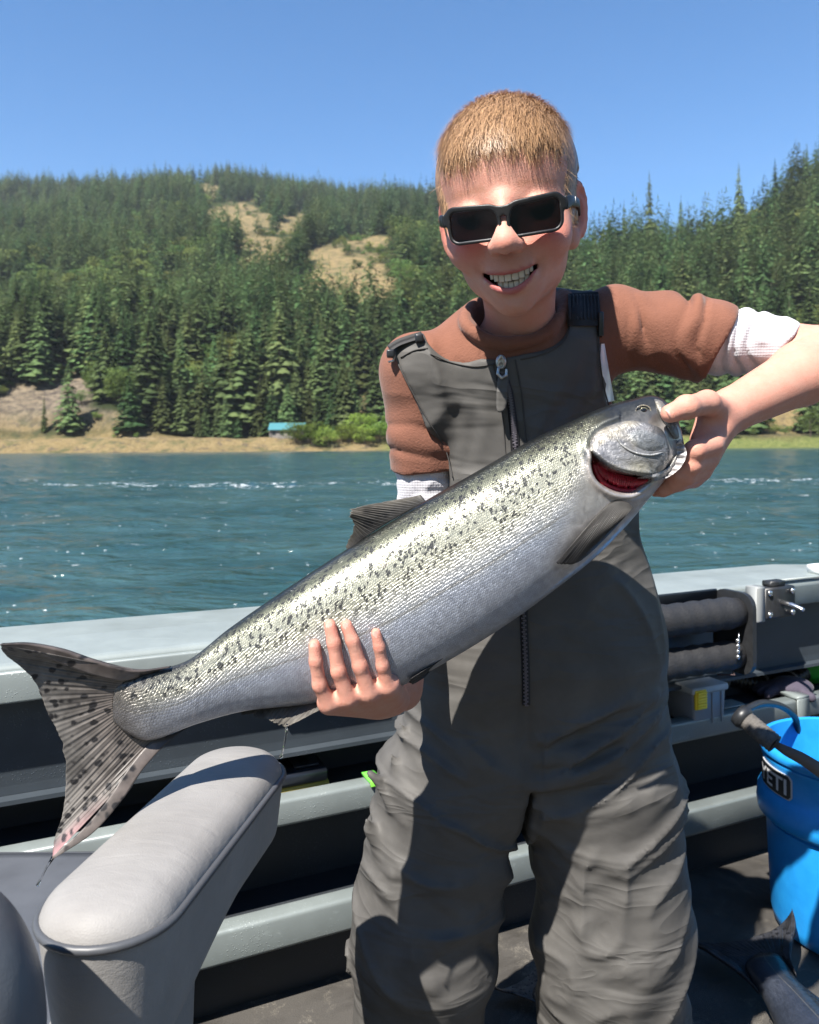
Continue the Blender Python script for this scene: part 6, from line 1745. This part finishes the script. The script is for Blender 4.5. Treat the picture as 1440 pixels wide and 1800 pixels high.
# ---- sunglasses, a thing of their own
def build_glasses():
    g = empty('sunglasses', hw((0, -.095, .0)), 'black rectangular sunglasses worn crooked on the boy\'s face', 'sunglasses')
    mf = simple_mat('black_frame_plastic', (.009, .009, .010), .42, spec=.4)
    ml = NT('smoked_lens')
    tr = ml.n('ShaderNodeBsdfTransparent'); tr.inputs[0].default_value = (.085, .070, .075, 1)
    gl = ml.n('ShaderNodeBsdfGlossy'); gl.inputs['Roughness'].default_value = .04; gl.inputs[0].default_value = (.8, .8, .85, 1)
    fr = ml.n('ShaderNodeFresnel'); fr.inputs[0].default_value = 1.5
    mx = ml.n('ShaderNodeMixShader'); ml.l(fr.outputs[0], mx.inputs[0]); ml.l(tr.outputs[0], mx.inputs[1]); ml.l(gl.outputs[0], mx.inputs[2]); ml.l(mx.outputs[0], ml.out.inputs[0])
    tilt = math.radians(0.0); ct, st_ = math.cos(tilt), math.sin(tilt)
    # glasses frame: same axes as the head, rolled a little further
    GX = HR[:, 0] * ct + HR[:, 2] * st_; GZ = HR[:, 2] * ct - HR[:, 0] * st_; GR = np.stack([GX, HR[:, 1], GZ], 1)
    G0 = hw((0.001, -.0965, -.0105))
    def gw(p): return G0 + HS * (GR @ np.asarray(p, float))
    def g2l(p): return ((p - G0.astype(np.float32)) @ GR.astype(np.float32)) / HS
    def lens2d(x, z, sx):
        # rounded rectangle narrowing to the nose, signed distance
        u = (x - sx * .0264) * sx; hw_ = .0208; hh = .0120 - .0016 * np.clip(-u / .022, -1, 1) * .4
        zc = z - (.0012 * np.clip(u / .022, -1, 1))
        qx = np.abs(u - .0012 * (zc / .017)) - (hw_ - .006); qz = np.abs(zc) - (hh - .006)
        return np.sqrt(np.maximum(qx, 0) ** 2 + np.maximum(qz, 0) ** 2) + np.minimum(np.maximum(qx, qz), 0) - .006
    def wrap(x): return 4.2 * x * x
    def frame(p, lo=None, hi=None):
        q = g2l(p.astype(np.float32)); x, y, z = q[:, 0], q[:, 1] - wrap(q[:, 0]), q[:, 2]
        d = np.minimum(lens2d(x, z, -1), lens2d(x, z, 1))
        ring = np.abs(d - .0020) - np.where(z > .004, .0028, .0015)
        ring = np.maximum(ring, -d)
        br = np.maximum(np.maximum(np.abs(x) - .0105, np.abs(z - .0088) - .0040), -d + .0012)
        end = np.maximum(np.maximum(np.abs(np.abs(x) - .0498) - .0040, np.abs(z - .0076) - .0048), -d + .0012)
        a = smin(smin(ring, br, .003), end, .003)
        e = np.stack([np.maximum(a, -.0014) + .0014, np.abs(y) - .0006], -1)
        dd = np.sqrt((np.maximum(e, 0) ** 2).sum(-1)) + np.minimum(e.max(-1), 0) - .0014
        return (dd * HS).astype(np.float32)
    v, f = mesh_sdf(frame, G0 - .09, G0 + .09, .00085, B=20, slack=2.2); mesh_obj('frame', v, f, mf, g)
    for sx in (-1, 1):
        na, nr = 64, 10; vs = []
        for i in range(nr + 1):
            for j in range(na):
                a = 2 * math.pi * j / na; lo_, hi_ = 0.0, .04
                for _ in range(22):                               # distance to the rim in this direction
                    md_ = (lo_ + hi_) / 2
                    if lens2d(np.array([sx * .0264 + md_ * math.cos(a)]), np.array([md_ * math.sin(a)]), sx)[0] < .0010: lo_ = md_
                    else: hi_ = md_
                q_ = lo_ * max(i / nr, .001); x = sx * .0264 + q_ * math.cos(a); vs.append((x, wrap(x), q_ * math.sin(a)))
        vs = np.array(vs); N = len(vs); fr_ = np.array([gw(p) for p in vs]); bk = np.array([gw(p + np.array((0, .0012, 0))) for p in vs])
        f_ = grid_faces(nr + 1, na, True)
        mesh_obj('lens', np.vstack([fr_, bk]), np.concatenate([f_, f_[:, ::-1] + N]), ml.m, g)
        pts = [gw((sx * .0528, wrap(.0528) - .001, .0078)), gw((sx * .0578, .024, .0095)), gw((sx * .0625, .055, .0100)), gw((sx * .0640, .085, .0100)), gw((sx * .0640, .112, .004))]
        q = catmull(np.array(pts), 30); e = GR[:, 2]; s_ = GR[:, 0]
        vs = []; fs = []
        for i, c in enumerate(q):
            hgt = np.interp(i, [0, 8, 29], [.0058, .0046, .0034]) * HS; wd = .0016 * HS
            for k in range(10):
                a = 2 * math.pi * k / 10; vs.append(c + e * hgt * math.copysign(abs(math.sin(a)) ** .6, math.sin(a)) + s_ * wd * math.copysign(abs(math.cos(a)) ** .6, math.cos(a)))
        fs = [list(map(int, x)) for x in grid_faces(30, 10, True)] + [list(range(10))[::-1], [290 + k for k in range(10)]]
        tm = mesh_obj('temple', np.array(vs), fs, mf, g)
        if sx > 0:   # small round pale mark printed at the hinge
            c = gw((.0590, .016, .0095)); a1, a2 = GR[:, 1], GR[:, 2]
            off = GR[:, 0] * .0022 * HS
            ring = [c + off + .0016 * (math.cos(t) * a1 * 1.2 + math.sin(t) * a2 * 1.6) for t in np.linspace(0, 2 * math.pi, 17)]
            v, f = tube(ring, .00035, 6, False); mesh_obj('emblem', v, f, simple_mat('emblem_paint', (.6, .6, .6), .4), tm)
build_glasses()
# ================================================================== things in and on the boat
M_BLK = simple_mat('black_powder_coat', (.016, .017, .019), .42, spec=.5, noise=.2, nscale=90)
M_STEEL = simple_mat('stainless_steel', (.60, .60, .60), .22, .95)
def foam_mat():
    m = NT('wet_black_foam'); c = m.coord('Object'); n = m.noise(c, 240, 4, .7); n1 = m.noise(c, 900, 2, .6)
    sp = m.ramp(m.voronoi(c, 420, 'F1', 'Distance'), [(.10, 1), (.22, 0)])
    gate = m.ramp(m.noise(c, 60, 3, .6), [(.5, 0), (.6, 1)])
    m.principled(**{'Base Color': m.mix(n, (.006, .006, .007), (.020, .020, .022)), 'Roughness': m.math('SUBTRACT', .62, m.math('MULTIPLY', m.math('MULTIPLY', sp, gate), .5)), 'Specular IOR Level': .5, 'Normal': m.bump(m.math('ADD', n, m.math('MULTIPLY', n1, .4)), .8, .002)})
    return m.m
M_FOAM = foam_mat()

def rod_rack():
    da, ta = front_at(1130, -.075); db, tb = front_at(1302, -.075)
    r = empty('padded_rod_rack', B3(tb, -.07, .45), 'black side rack with two wet foam padded bars below the gunwale', 'rod rack')
    za, zb = .566, .482
    # end plate: a rounded upright
    v, f = merge(prism(rounded(-.102, .000, .445, .606, .028, 6), tb, tb + .010)); mesh_obj('end_plate', v, f, M_BLK, r, False)
    v, f = prism(rounded(-.012, -.004, .575, .604, .003), ta - .35, tb); mesh_obj('back_bar', v, f, M_BLK, r)
    v, f = prism(rounded(-.014, -.006, .518, .530, .003), ta - .35, tb); mesh_obj('back_bar', v, f, M_BLK, r)
    for z, o, rad in ((za, -.064, .031), (zb, -.062, .029)):
        n = 46; ts = np.linspace(ta - .35, tb - .002, n)
        rr = [rad + .0014 * math.sin(k * 2.1) + random.uniform(-.0006, .0006) for k in range(n)]
        rr[-1] = rad * .93
        v, f = tube([B3(t, o, z) for t in ts], rr, 24); mesh_obj('padded_bar', v, f, M_FOAM, r)
    # bead chain hanging from the upper bar
    for k in range(4):
        c = B3(tb - .035, -.0975, .520 - .0105 * k); s = SDF(); s.add(f_ell(c, (.0042, .0042, .0050)))
        v, f = mesh_sdf(s, c - .009, c + .009, .0012, B=8); mesh_obj('bead', v, f, M_STEEL, r)
    v, f = tube([B3(tb - .035, -.1, .535), B3(tb - .035, -.1005, .507)], .0008, 6); mesh_obj('bead_cord', v, f, M_STEEL, r)
    v, f = tube([B3(tb - .02, -.064, .458), B3(tb - .03, -.085, .450), B3(tb - .05, -.06, .447)], .0016, 6); mesh_obj('cord_tie', v, f, simple_mat('dark_cord', (.05, .03, .03), .8), r)
    # red wires behind
    v, f = tube([B3(ta - .02, -.02, .524), B3(ta + .05, -.03, .534), B3(ta + .12, -.025, .524)], .0022, 8); mesh_obj('wire', v, f, simple_mat('red_wire', (.45, .02, .03), .4), r)
rod_rack()

def mount_block():
    d, t = front_at(1378, -.05)
    r = empty('mount_block', B3(t, -.02, .54), 'small black square mount with four screws on the inner gunwale', 'mount')
    v, f = prism(rounded(-.040, -.008, .535, .600, .005), t - .042, t + .042); mesh_obj('housing', v, f, M_BLK, r)
    v, f = prism(rounded(-.038, -.008, .530, .604, .004), t - .066, t - .043); mesh_obj('spacer', v, f, simple_mat('pale_grey_plastic', (.20, .21, .21), .55), r)
    v, f = prism(rounded(-.034, -.010, .600, .612, .003), t - .02, t + .02); mesh_obj('top_tab', v, f, M_BLK, r)
    for dt in (-.033, .033):
        for z in (.545, .590):
            v, f = merge(tube([B3(t + dt, -.0395, z), B3(t + dt, -.0440, z), B3(t + dt, -.0452, z)], [.0062, .0058, .003], 14)); mesh_obj('screw', v, f, M_STEEL, r)
    v, f = tube([B3(t + .004, -.040, .567), B3(t + .006, -.062, .566), B3(t + .012, -.082, .560), B3(t + .013, -.086, .559)], [.0058, .0052, .0042, .003], 14); mesh_obj('pin', v, f, M_STEEL, r)
mount_block()

def tackle_box():
    d, t = front_at(1221, .03)
    r = empty('tackle_box', B3(t, .06, .326), 'clear grey plastic box with a yellow latch on the side shelf', 'box')
    mc = NT('clear_grey_plastic'); mc.principled(**{'Base Color': (.30, .32, .36, 1), 'Roughness': .28, 'Transmission Weight': .25, 'IOR': 1.45}); mc = mc.m
    ml = simple_mat('pale_plastic_lid', (.36, .38, .39), .4); my = simple_mat('yellow_plastic', (.85, .62, .03), .4)
    v, f = box_mesh((-.045, -.055, 0), (.045, .055, .072), .006)
    def put(v): return np.array([B3(t + x, .048 + y, .327 + z) for x, y, z in v])
    v[:, 0] *= 1 - .10 * (1 - v[:, 2] / .072); bd = mesh_obj('box_body', put(v), f, mc, r)
    v, f = box_mesh((-.049, -.059, .066), (.049, .059, .080), .004); mesh_obj('lid', put(v), f, ml, r)
    la = None
    for k in range(6):
        v, f = box_mesh((-.041, -.0655 - .0004 * (k % 2), .038 + k * .0058), (-.016, -.0560, .0430 + k * .0058), .0012); mesh_obj('latch_rib', put(v), f, my, r)
    v, f = box_mesh((-.043, -.0620, .036), (-.014, -.0555, .075), .002); mesh_obj('latch', put(v), f, my, r)
    for x in (.005, .03):
        v, f = box_mesh((x, -.0575, .002), (x + .003, -.0550, .064), .0008); mesh_obj('body_rib', put(v), f, mc, r)
tackle_box()

def lumpy(c, r, amp, sc_, seed, vox, flat=None):
    s = SDF(); s.add(f_ell(c, r)); s.pband = .04
    s.post = lambda p, d: d - amp * ridged(p, sc_, sc_, sc_, seed, .6)
    return mesh_sdf(s, np.asarray(c) - np.asarray(r) - .03, np.asarray(c) + np.asarray(r) + .03, vox)
def shelf_stuff():
    d, t = front_at(1440, .10)
    m = NT('thin_green_plastic'); m.principled(**{'Base Color': (.03, .42, .05, 1), 'Roughness': .3, 'Transmission Weight': .3, 'IOR': 1.3})
    r = empty('green_bag', B3(t, .12, .327), 'crumpled bright green plastic bag on the shelf at the right edge', 'bag')
    v, f = lumpy(B3(t + .02, .12, .365), (.13, .06, .060), .010, 30, 71, .004); v[:, 2] = np.maximum(v[:, 2], .327); mesh_obj('bag_body', v, f, m.m, r)
    d, t = front_at(1380, .06)
    r = empty('work_glove', B3(t, .06, .327), 'dusty purple grey glove lying in front of the green bag', 'glove')
    s = SDF(); c = B3(t, .05, .350)
    s.add(f_ell(c, (.050, .040, .022)))
    for k in range(4): s.add(f_cap(c + B3(0, 0, 0) * 0 + np.array((-.02, 0, .002)), c + np.array((-.075 + .006 * abs(k - 1.5), -.030 + .020 * k, -.008)), .013, .010), .006)
    s.add(f_cap(c, c + np.array((.02, -.055, -.008)), .014, .010), .006)
    v, f = mesh_sdf(s, c - .11, c + .11, .003); v[:, 2] = np.maximum(v[:, 2], .3275); mesh_obj('glove_body', v, f, cloth_mat('purple_grey_fabric', (.05, .042, .062), .8, .1, 200, .5, .002), r)
    # black hose along the shelf
    d, t = front_at(1290, .10)
    r = empty('corrugated_hose', B3(t, .12, .33), 'black corrugated hose running along the shelf behind the clear box', 'hose')
    n = 120; pts = [B3(t - .1 + .34 * k / n, .115 + .02 * math.sin(k * .05), .350 + .012 * math.sin(k * .06)) for k in range(n)]
    v, f = tube(pts, [.020 + .0022 * math.sin(k * 1.6) for k in range(n)], 14); mesh_obj('hose_wall', v, f, simple_mat('black_rubber', (.012, .012, .014), .35, spec=.6), r)
    for k in (30, 34, 70, 96):
        v, f = tube(pts[k:k + 2], .0232, 16); mesh_obj('hose_clip', v, f, simple_mat('grey_clip', (.3, .3, .32), .4), r)
    # pale bracket on the rail
    d, t = front_at(1400, .0)
    r = empty('rail_bracket', B3(t, .01, .342), 'pale metal bracket folded over the upper shelf rail by the bucket', 'bracket')
    v, f = prism(rounded(-.012, .034, .343, .350, .002), t - .015, t + .02); mesh_obj('bracket_top', v, f, M_RAIL, r)
    v, f = prism(rounded(-.0125, -.0085, .300, .344, .0015), t - .015, t + .02); mesh_obj('bracket_face', v, f, M_RAIL, r)
    d, t = front_at(1283, .02)
    r = empty('shelf_plate', B3(t, .03, .327), 'flat pale metal offcut on the shelf behind the bucket handle', 'plate')
    v, f = prism(rounded(.012, .05, .343, .347, .0015), t - .03, t + .03); mesh_obj('offcut_sheet', v, f, M_GUN, r)
    # dark flat tackle tray with a yellow rim, left of the boy
    d, t = front_at(520, .03)
    r = empty('tackle_tray', B3(t, .07, .327), 'dark flat tackle tray with a yellow rim on the shelf left of the boy', 'tray')
    v, f = prism(rounded(.035, .16, .3275, .342, .005), t - .12, t + .055); mesh_obj('tray_rim', v, f, simple_mat('mustard_plastic', (.40, .32, .06), .45), r)
    v, f = prism(rounded(.030, .165, .3425, .366, .008), t - .125, t + .050); mesh_obj('tray_lid', v, f, simple_mat('dark_blue_plastic', (.015, .018, .026), .35), r)
    for k in range(3):
        v, f = prism(rounded(.045, .15, .3665, .370, .001), t - .11 + k * .055, t - .07 + k * .055); mesh_obj('lid_panel', v, f, simple_mat('dark_blue_panel', (.02, .024, .034), .4), r)
    d, t = front_at(646, -.008)
    r = empty('green_strap', B3(t, -.01, .342), 'short bright green strap over the upper rail beside the boy\'s hip', 'strap')
    v, f = prism(rounded(-.010, .030, .3428, .3475, .0015), t + .000, t + .022); mesh_obj('strap_top', v, f, simple_mat('lime_webbing', (.12, .55, .06), .6), r)
    v, f = prism(rounded(-.0135, -.0095, .338, .3475, .001), t + .000, t + .022); mesh_obj('strap_end', v, f, simple_mat('lime_webbing_fold', (.16, .50, .05), .6), r)
shelf_stuff()

# ------------------------------------------------------------------ bucket
def lathe(c, prof, n=72):
    vs = []; a = np.linspace(0, 2 * math.pi, n, endpoint=False)
    for r_, z in prof: vs.append(np.stack([c[0] + r_ * np.cos(a), c[1] + r_ * np.sin(a), np.full(n, c[2] + z)], -1))
    return np.concatenate(vs), grid_faces(len(prof), n, True)[:, ::-1]
def bucket():
    c = np.array((.812, 1.475, 0.0))
    r = empty('bucket', c, 'bright blue plastic bucket with black name plate standing on the deck', 'bucket')
    m = NT('blue_bucket_plastic'); oc = m.coord('Object')
    n = m.noise(oc, 30, 5, .65); n3 = m.noise(m.mapping(oc, (60, 60, 12)), 1.0, 4, .7)
    col = m.mix(m.ramp(n, [(.3, 0), (.7, 1)]), (.010, .20, .54), (.016, .25, .62))
    col = m.mix(m.math('MULTIPLY', m.ramp(n3, [(.66, 0), (.74, 1)]), .35), col, (.14, .38, .68))
    m.principled(**{'Base Color': col, 'Roughness': .42, 'Specular IOR Level': .45, 'Normal': m.bump(m.math('ADD', n3, m.noise(oc, 300, 3, .6)), .12, .001)})
    pr = [(.0, .012), (.112, .012), (.124, .002), (.132, .010), (.136, .03), (.143, .205), (.1435, .213), (.1395, .2145), (.1395, .221), (.151, .223), (.158, .230), (.160, .245), (.158, .268), (.152, .280), (.1475, .284), (.1470, .300), (.1485, .335), (.1500, .338), (.1500, .344), (.1470, .346), (.1470, .350), (.1540, .352), (.1560, .358), (.1540, .368), (.1490, .371), (.1440, .368), (.1410, .34), (.1330, .03), (.120, .022), (.0, .020)]
    pr = [(a, b * .925) for a, b in pr]; v, f = lathe(c, pr, 96); o = mesh_obj('bucket_wall', v, f, m.m, r)
    md = o.modifiers.new('e', 'EDGE_SPLIT'); md.split_angle = math.radians(50)
    # name plate wrapped round the collar
    view = math.atan2(-c[1], -c[0]); a_sil = view - math.pi / 2          # left silhouette direction
    def wrap(s, z, rr): # s metres along the wall from the silhouette
        a = a_sil + s / .1485; return np.array((c[0] + rr * math.cos(a), c[1] + rr * math.sin(a), z))
    def plate(s0, s1, z0, z1, r0, r1, nm, mat, par):
        N = 20; vs = []; rc = .006
        outl = rounded(s0, s1, z0, z1, rc, 4); out = []
        k = len(outl)
        for a, b in zip(outl, outl[1:] + outl[:1]):
            for q in np.linspace(0, 1, 6)[:-1]: out.append((a[0] + (b[0] - a[0]) * q, a[1] + (b[1] - a[1]) * q))
        zc = (z0 + z1) / 2
        # strips across s so that the plate follows the curve
        ss = np.linspace(s0, s1, N); fr, fs = [], []
        for s in ss:
            dz = rc - math.sqrt(max(0, rc ** 2 - max(0, s0 + rc - s, s - s1 + rc) ** 2))
            for z, rr in ((z0 + dz, r0), (z0 + dz, r1), (z1 - dz, r1), (z1 - dz, r0)): fr.append(wrap(s, z, rr))
        for i in range(N - 1):
            for j in range(4): fs.append([i * 4 + j, i * 4 + (j + 1) % 4, (i + 1) * 4 + (j + 1) % 4, (i + 1) * 4 + j])
        fs += [[0, 1, 2, 3], [(N - 1) * 4 + j for j in (3, 2, 1, 0)]]
        return mesh_obj(nm, np.array(fr), fs, mat, par, False)
    m_pl = simple_mat('black_plate', (.010, .011, .013), .35); m_tx = simple_mat('pale_grey_print', (.50, .50, .51), .5); m_ed = simple_mat('plate_edge', (.42, .42, .42), .5)
    plate(.028, .136, .2632, .3068, .1478, .1502, 'plate_border', m_ed, r)
    pl = plate(.030, .134, .2650, .3050, .1480, .1508, 'name_plate', m_pl, r)
    cu = bpy.data.curves.new('lettering', 'FONT'); cu.body = 'YETI'; cu.size = 1.0; cu.offset = .018; cu.resolution_u = 3
    to = bpy.data.objects.new('tmp_text', cu); sc.collection.objects.link(to); bpy.context.view_layer.update()
    me = bpy.data.meshes.new_from_object(to.evaluated_get(bpy.context.evaluated_depsgraph_get()))
    bm = bmesh.new(); bm.from_mesh(me); bmesh.ops.triangulate(bm, faces=bm.faces[:]); bmesh.ops.subdivide_edges(bm, edges=bm.edges[:], cuts=2)
    co = np.array([v.co[:] for v in bm.verts]); fs = [[v.index for v in q.verts] for q in bm.faces]; bm.free()
    bpy.data.objects.remove(to)
    lo, hi = co.min(0), co.max(0); s = .036 + (co[:, 0] - lo[0]) / (hi[0] - lo[0]) * .090; z = .2710 + (co[:, 1] - lo[1]) / (hi[1] - lo[1]) * .028
    v1 = np.array([wrap(a, b, .1513) for a, b in zip(s, z)])
    mesh_obj('lettering', v1, fs, m_tx, r, False)
    # carrying strap: foam grip on the near side, webbing across the mouth, black loop behind
    m_web = cloth_mat('grey_brown_webbing', (.085, .075, .07), .8, .1, 260, .6, .0015); m_grip = simple_mat('worn_grip_rubber', (.075, .068, .062), .8, noise=.4, nscale=120, bump=.6, bscale=160, bdist=.003)
    g0, g1 = P(1312, 1266, 1.40), P(1362, 1308, 1.36)
    ax = g1 - g0
    n = 24; v, f = tube([g0 + ax * k / n for k in range(n + 1)], [.0165 + .0008 * math.sin(k * 2.4) for k in range(n + 1)], 18); mesh_obj('grip', v, f, m_grip, r)
    v, f = tube([g1 - ax * .02, g1 + ax * .004], .0125, 18); mesh_obj('grip_bore', v, f, simple_mat('bore_black', (.004, .004, .004), .9), r)
    v, f = tube([g0 - ax * .30, g0 - ax * .12, g0 + ax * .03], [.019, .021, .018], 18); mesh_obj('grip_collar', v, f, M_BLK, r)
    loop = catmull([g0 - ax * .28, P(1310, 1248, 1.43), P(1340, 1236, 1.48), P(1375, 1242, 1.55), P(1398, 1262, 1.60), P(1402, 1288, 1.62)], 30)
    v, f = tube(loop, .0065, 10); mesh_obj('loop', v, f, M_BLK, r)
    st = catmull([g1 - ax * .05, P(1378, 1318, 1.35), P(1410, 1334, 1.345), P(1445, 1356, 1.345), P(1480, 1372, 1.36)], 30); w_ = np.linspace(.006, .017, 30)
    vs = []
    for q, ww in zip(st, w_):
        for dz in (-1, 1):
            for dy in (-.0012, .0012): vs.append(q + np.array((0, dy, dz * ww)))
    fs = []
    for i in range(29):
        for a, b in ((0, 1), (1, 3), (3, 2), (2, 0)): fs.append([i * 4 + a, i * 4 + b, i * 4 + 4 + b, i * 4 + 4 + a])
    mesh_obj('strap', np.array(vs), fs, m_web, r)
bucket()

# ------------------------------------------------------------------ the seat at lower left
def boat_seat():
    m = NT('light_grey_vinyl'); c = m.coord('Object'); n = m.noise(c, 900, 2, .6); n1 = m.noise(c, 14, 4, .6); wr = m.noise(m.mapping(c, (25, 90, 60), (0, 0, .25)), 1.0, 3, .55, .6)
    col = m.mix(m.ramp(n1, [(.3, 0), (.7, 1)]), (.185, .178, .172), (.225, .217, .21))
    m.principled(**{'Base Color': col, 'Roughness': .58, 'Specular IOR Level': .3, 'Normal': m.bump(m.math('ADD', m.math('MULTIPLY', n, .16), m.math('MULTIPLY', wr, .5)), .75, .0022)})
    mv = m.m; mp = simple_mat('dark_grey_piping', (.055, .058, .065), .45); md = simple_mat('charcoal_vinyl', (.075, .08, .09), .45, noise=.15, nscale=20, bump=.2, bscale=700)
    A, Bq = np.array((-.2030, .540)), np.array((-.1690, .752)); hw_ = .0475; zt, zb = .601, .522
    ax = (Bq - A); L = np.linalg.norm(ax); ax /= L; nx = np.array((ax[1], -ax[0]))
    r = empty('padded_chair', (A[0], A[1], .0), 'light grey padded boat seat with armrest and dark piping at lower left', 'seat')
    def stad(p):
        q = p[:, :2] - A; t = np.clip(q @ ax, 0, L); d = q - t[:, None] * ax; return np.sqrt((d * d).sum(-1)), t
    s = SDF()
    def pad(p):
        d, t = stad(p); crown = .010 * np.clip(1 - (d / hw_) ** 2, 0, 1); low = .030 * sstep(.14, .0, t)
        hv = np.maximum(p[:, 2] - (zt + crown), (zb - low + .25 * np.maximum(d - .02, -1) * 0) - p[:, 2])
        taper = .010 * np.clip((zt - .01 - p[:, 2]) / .08, 0, 1)
        return smax(d - (hw_ - taper), hv, .019).astype(np.float32)
    s.add(pad)
    v, f = mesh_sdf(s, np.array((-.30, .38, .46)), np.array((-.08, .84, .64)), .0030); arm = mesh_obj('armrest', v, f, mv, r)
    ring = []
    N = 90
    for k in range(N):
        u = k / N * (2 * L + 2 * math.pi * hw_)
        if u < L: q = A + ax * u + nx * hw_
        elif u < L + math.pi * hw_: a = (u - L) / hw_; q = Bq + nx * hw_ * math.cos(a) + ax * hw_ * math.sin(a)
        elif u < 2 * L + math.pi * hw_: q = Bq - ax * (u - L - math.pi * hw_) - nx * hw_
        else: a = (u - 2 * L - math.pi * hw_) / hw_; q = A - nx * hw_ * math.cos(a) - ax * hw_ * math.sin(a)
        ring.append((q[0], q[1], zt - .012))
    ring = [np.array(A.tolist() + [0]) * 0 + np.array(((q[0] - (A + Bq)[0] / 2) * .996 + (A + Bq)[0] / 2, (q[1] - (A + Bq)[1] / 2) * .996 + (A + Bq)[1] / 2, q[2])) for q in ring]
    v, f = tube(ring + [ring[0]], .0030, 10, False); mesh_obj('piping', v, f, mp, arm)
    # padded upright carrying the armrest
    s = SDF(); s.add(f_ecap(P(200, 1660, .60), P(150, 1900, .57), .045, .060, (1, 0, 0), .55)); s.add(f_ecap(P(300, 1630, .68), P(270, 1900, .66), .030, .042, (1, 0, 0), .7), .012)
    v, f = mesh_sdf(s, np.array((-.36, .40, .20)), np.array((-.08, .84, .56)), .004); mesh_obj('armrest_support', v, f, mv, r)
    v, f = tube(catmull([P(245, 1705, .590), P(262, 1668, .600), P(292, 1640, .615), P(330, 1612, .64)], 20), .0035, 8); mesh_obj('support_piping', v, f, mp, r)
    v, f = tube([P(190, 1745, .535), P(178, 1830, .52), P(172, 1900, .515)], .0085, 12); mesh_obj('support_post', v, f, simple_mat('polished_post', (.75, .75, .75), .25, .6), r)
    # seat cushion, charcoal, left of the armrest
    v, f = box_mesh((-.80, .50, .335), (-.262, .95, .43), .035); mesh_obj('seat_cushion', v, f, md, r)
    v, f = tube([np.array(q) for q in ((-.78, .945, .418), (-.27, .945, .418), (-.264, .93, .420), (-.264, .53, .420))], .004, 8); mesh_obj('cushion_piping', v, f, mp, r)
    # backrest edge close to the camera
    s = SDF(); s.add(f_ell(P(-120, 1830, .430), (.058, .05, .088))); v, f = mesh_sdf(s, P(-120, 1830, .43) - .13, P(-120, 1830, .43) + .13, .004); mesh_obj('backrest', v, f, md, r)
    v, f = tube([np.array((-.45, .72, .0)), np.array((-.45, .72, .335))], .035, 16); mesh_obj('pedestal', v, f, M_BLK, r)
boat_seat()

def haze_box():
    m = NT('valley_haze'); v = m.n('ShaderNodeVolumePrincipled'); v.inputs['Color'].default_value = (.80, .88, 1.0, 1); v.inputs['Density'].default_value = HAZE; v.inputs['Anisotropy'].default_value = 0.0
    m.l(v.outputs[0], m.out.inputs['Volume'])
    vs, fs = box_mesh((-2600, -2600, WATER_Z - 4.2), (2600, 2600, 900)); o = mesh_obj('haze', vs, fs, m.m, None, False); tag(o, 'thin blue air haze over the valley', kind='stuff')
HAZE = 0.00006
if HAZE > 0: haze_box()
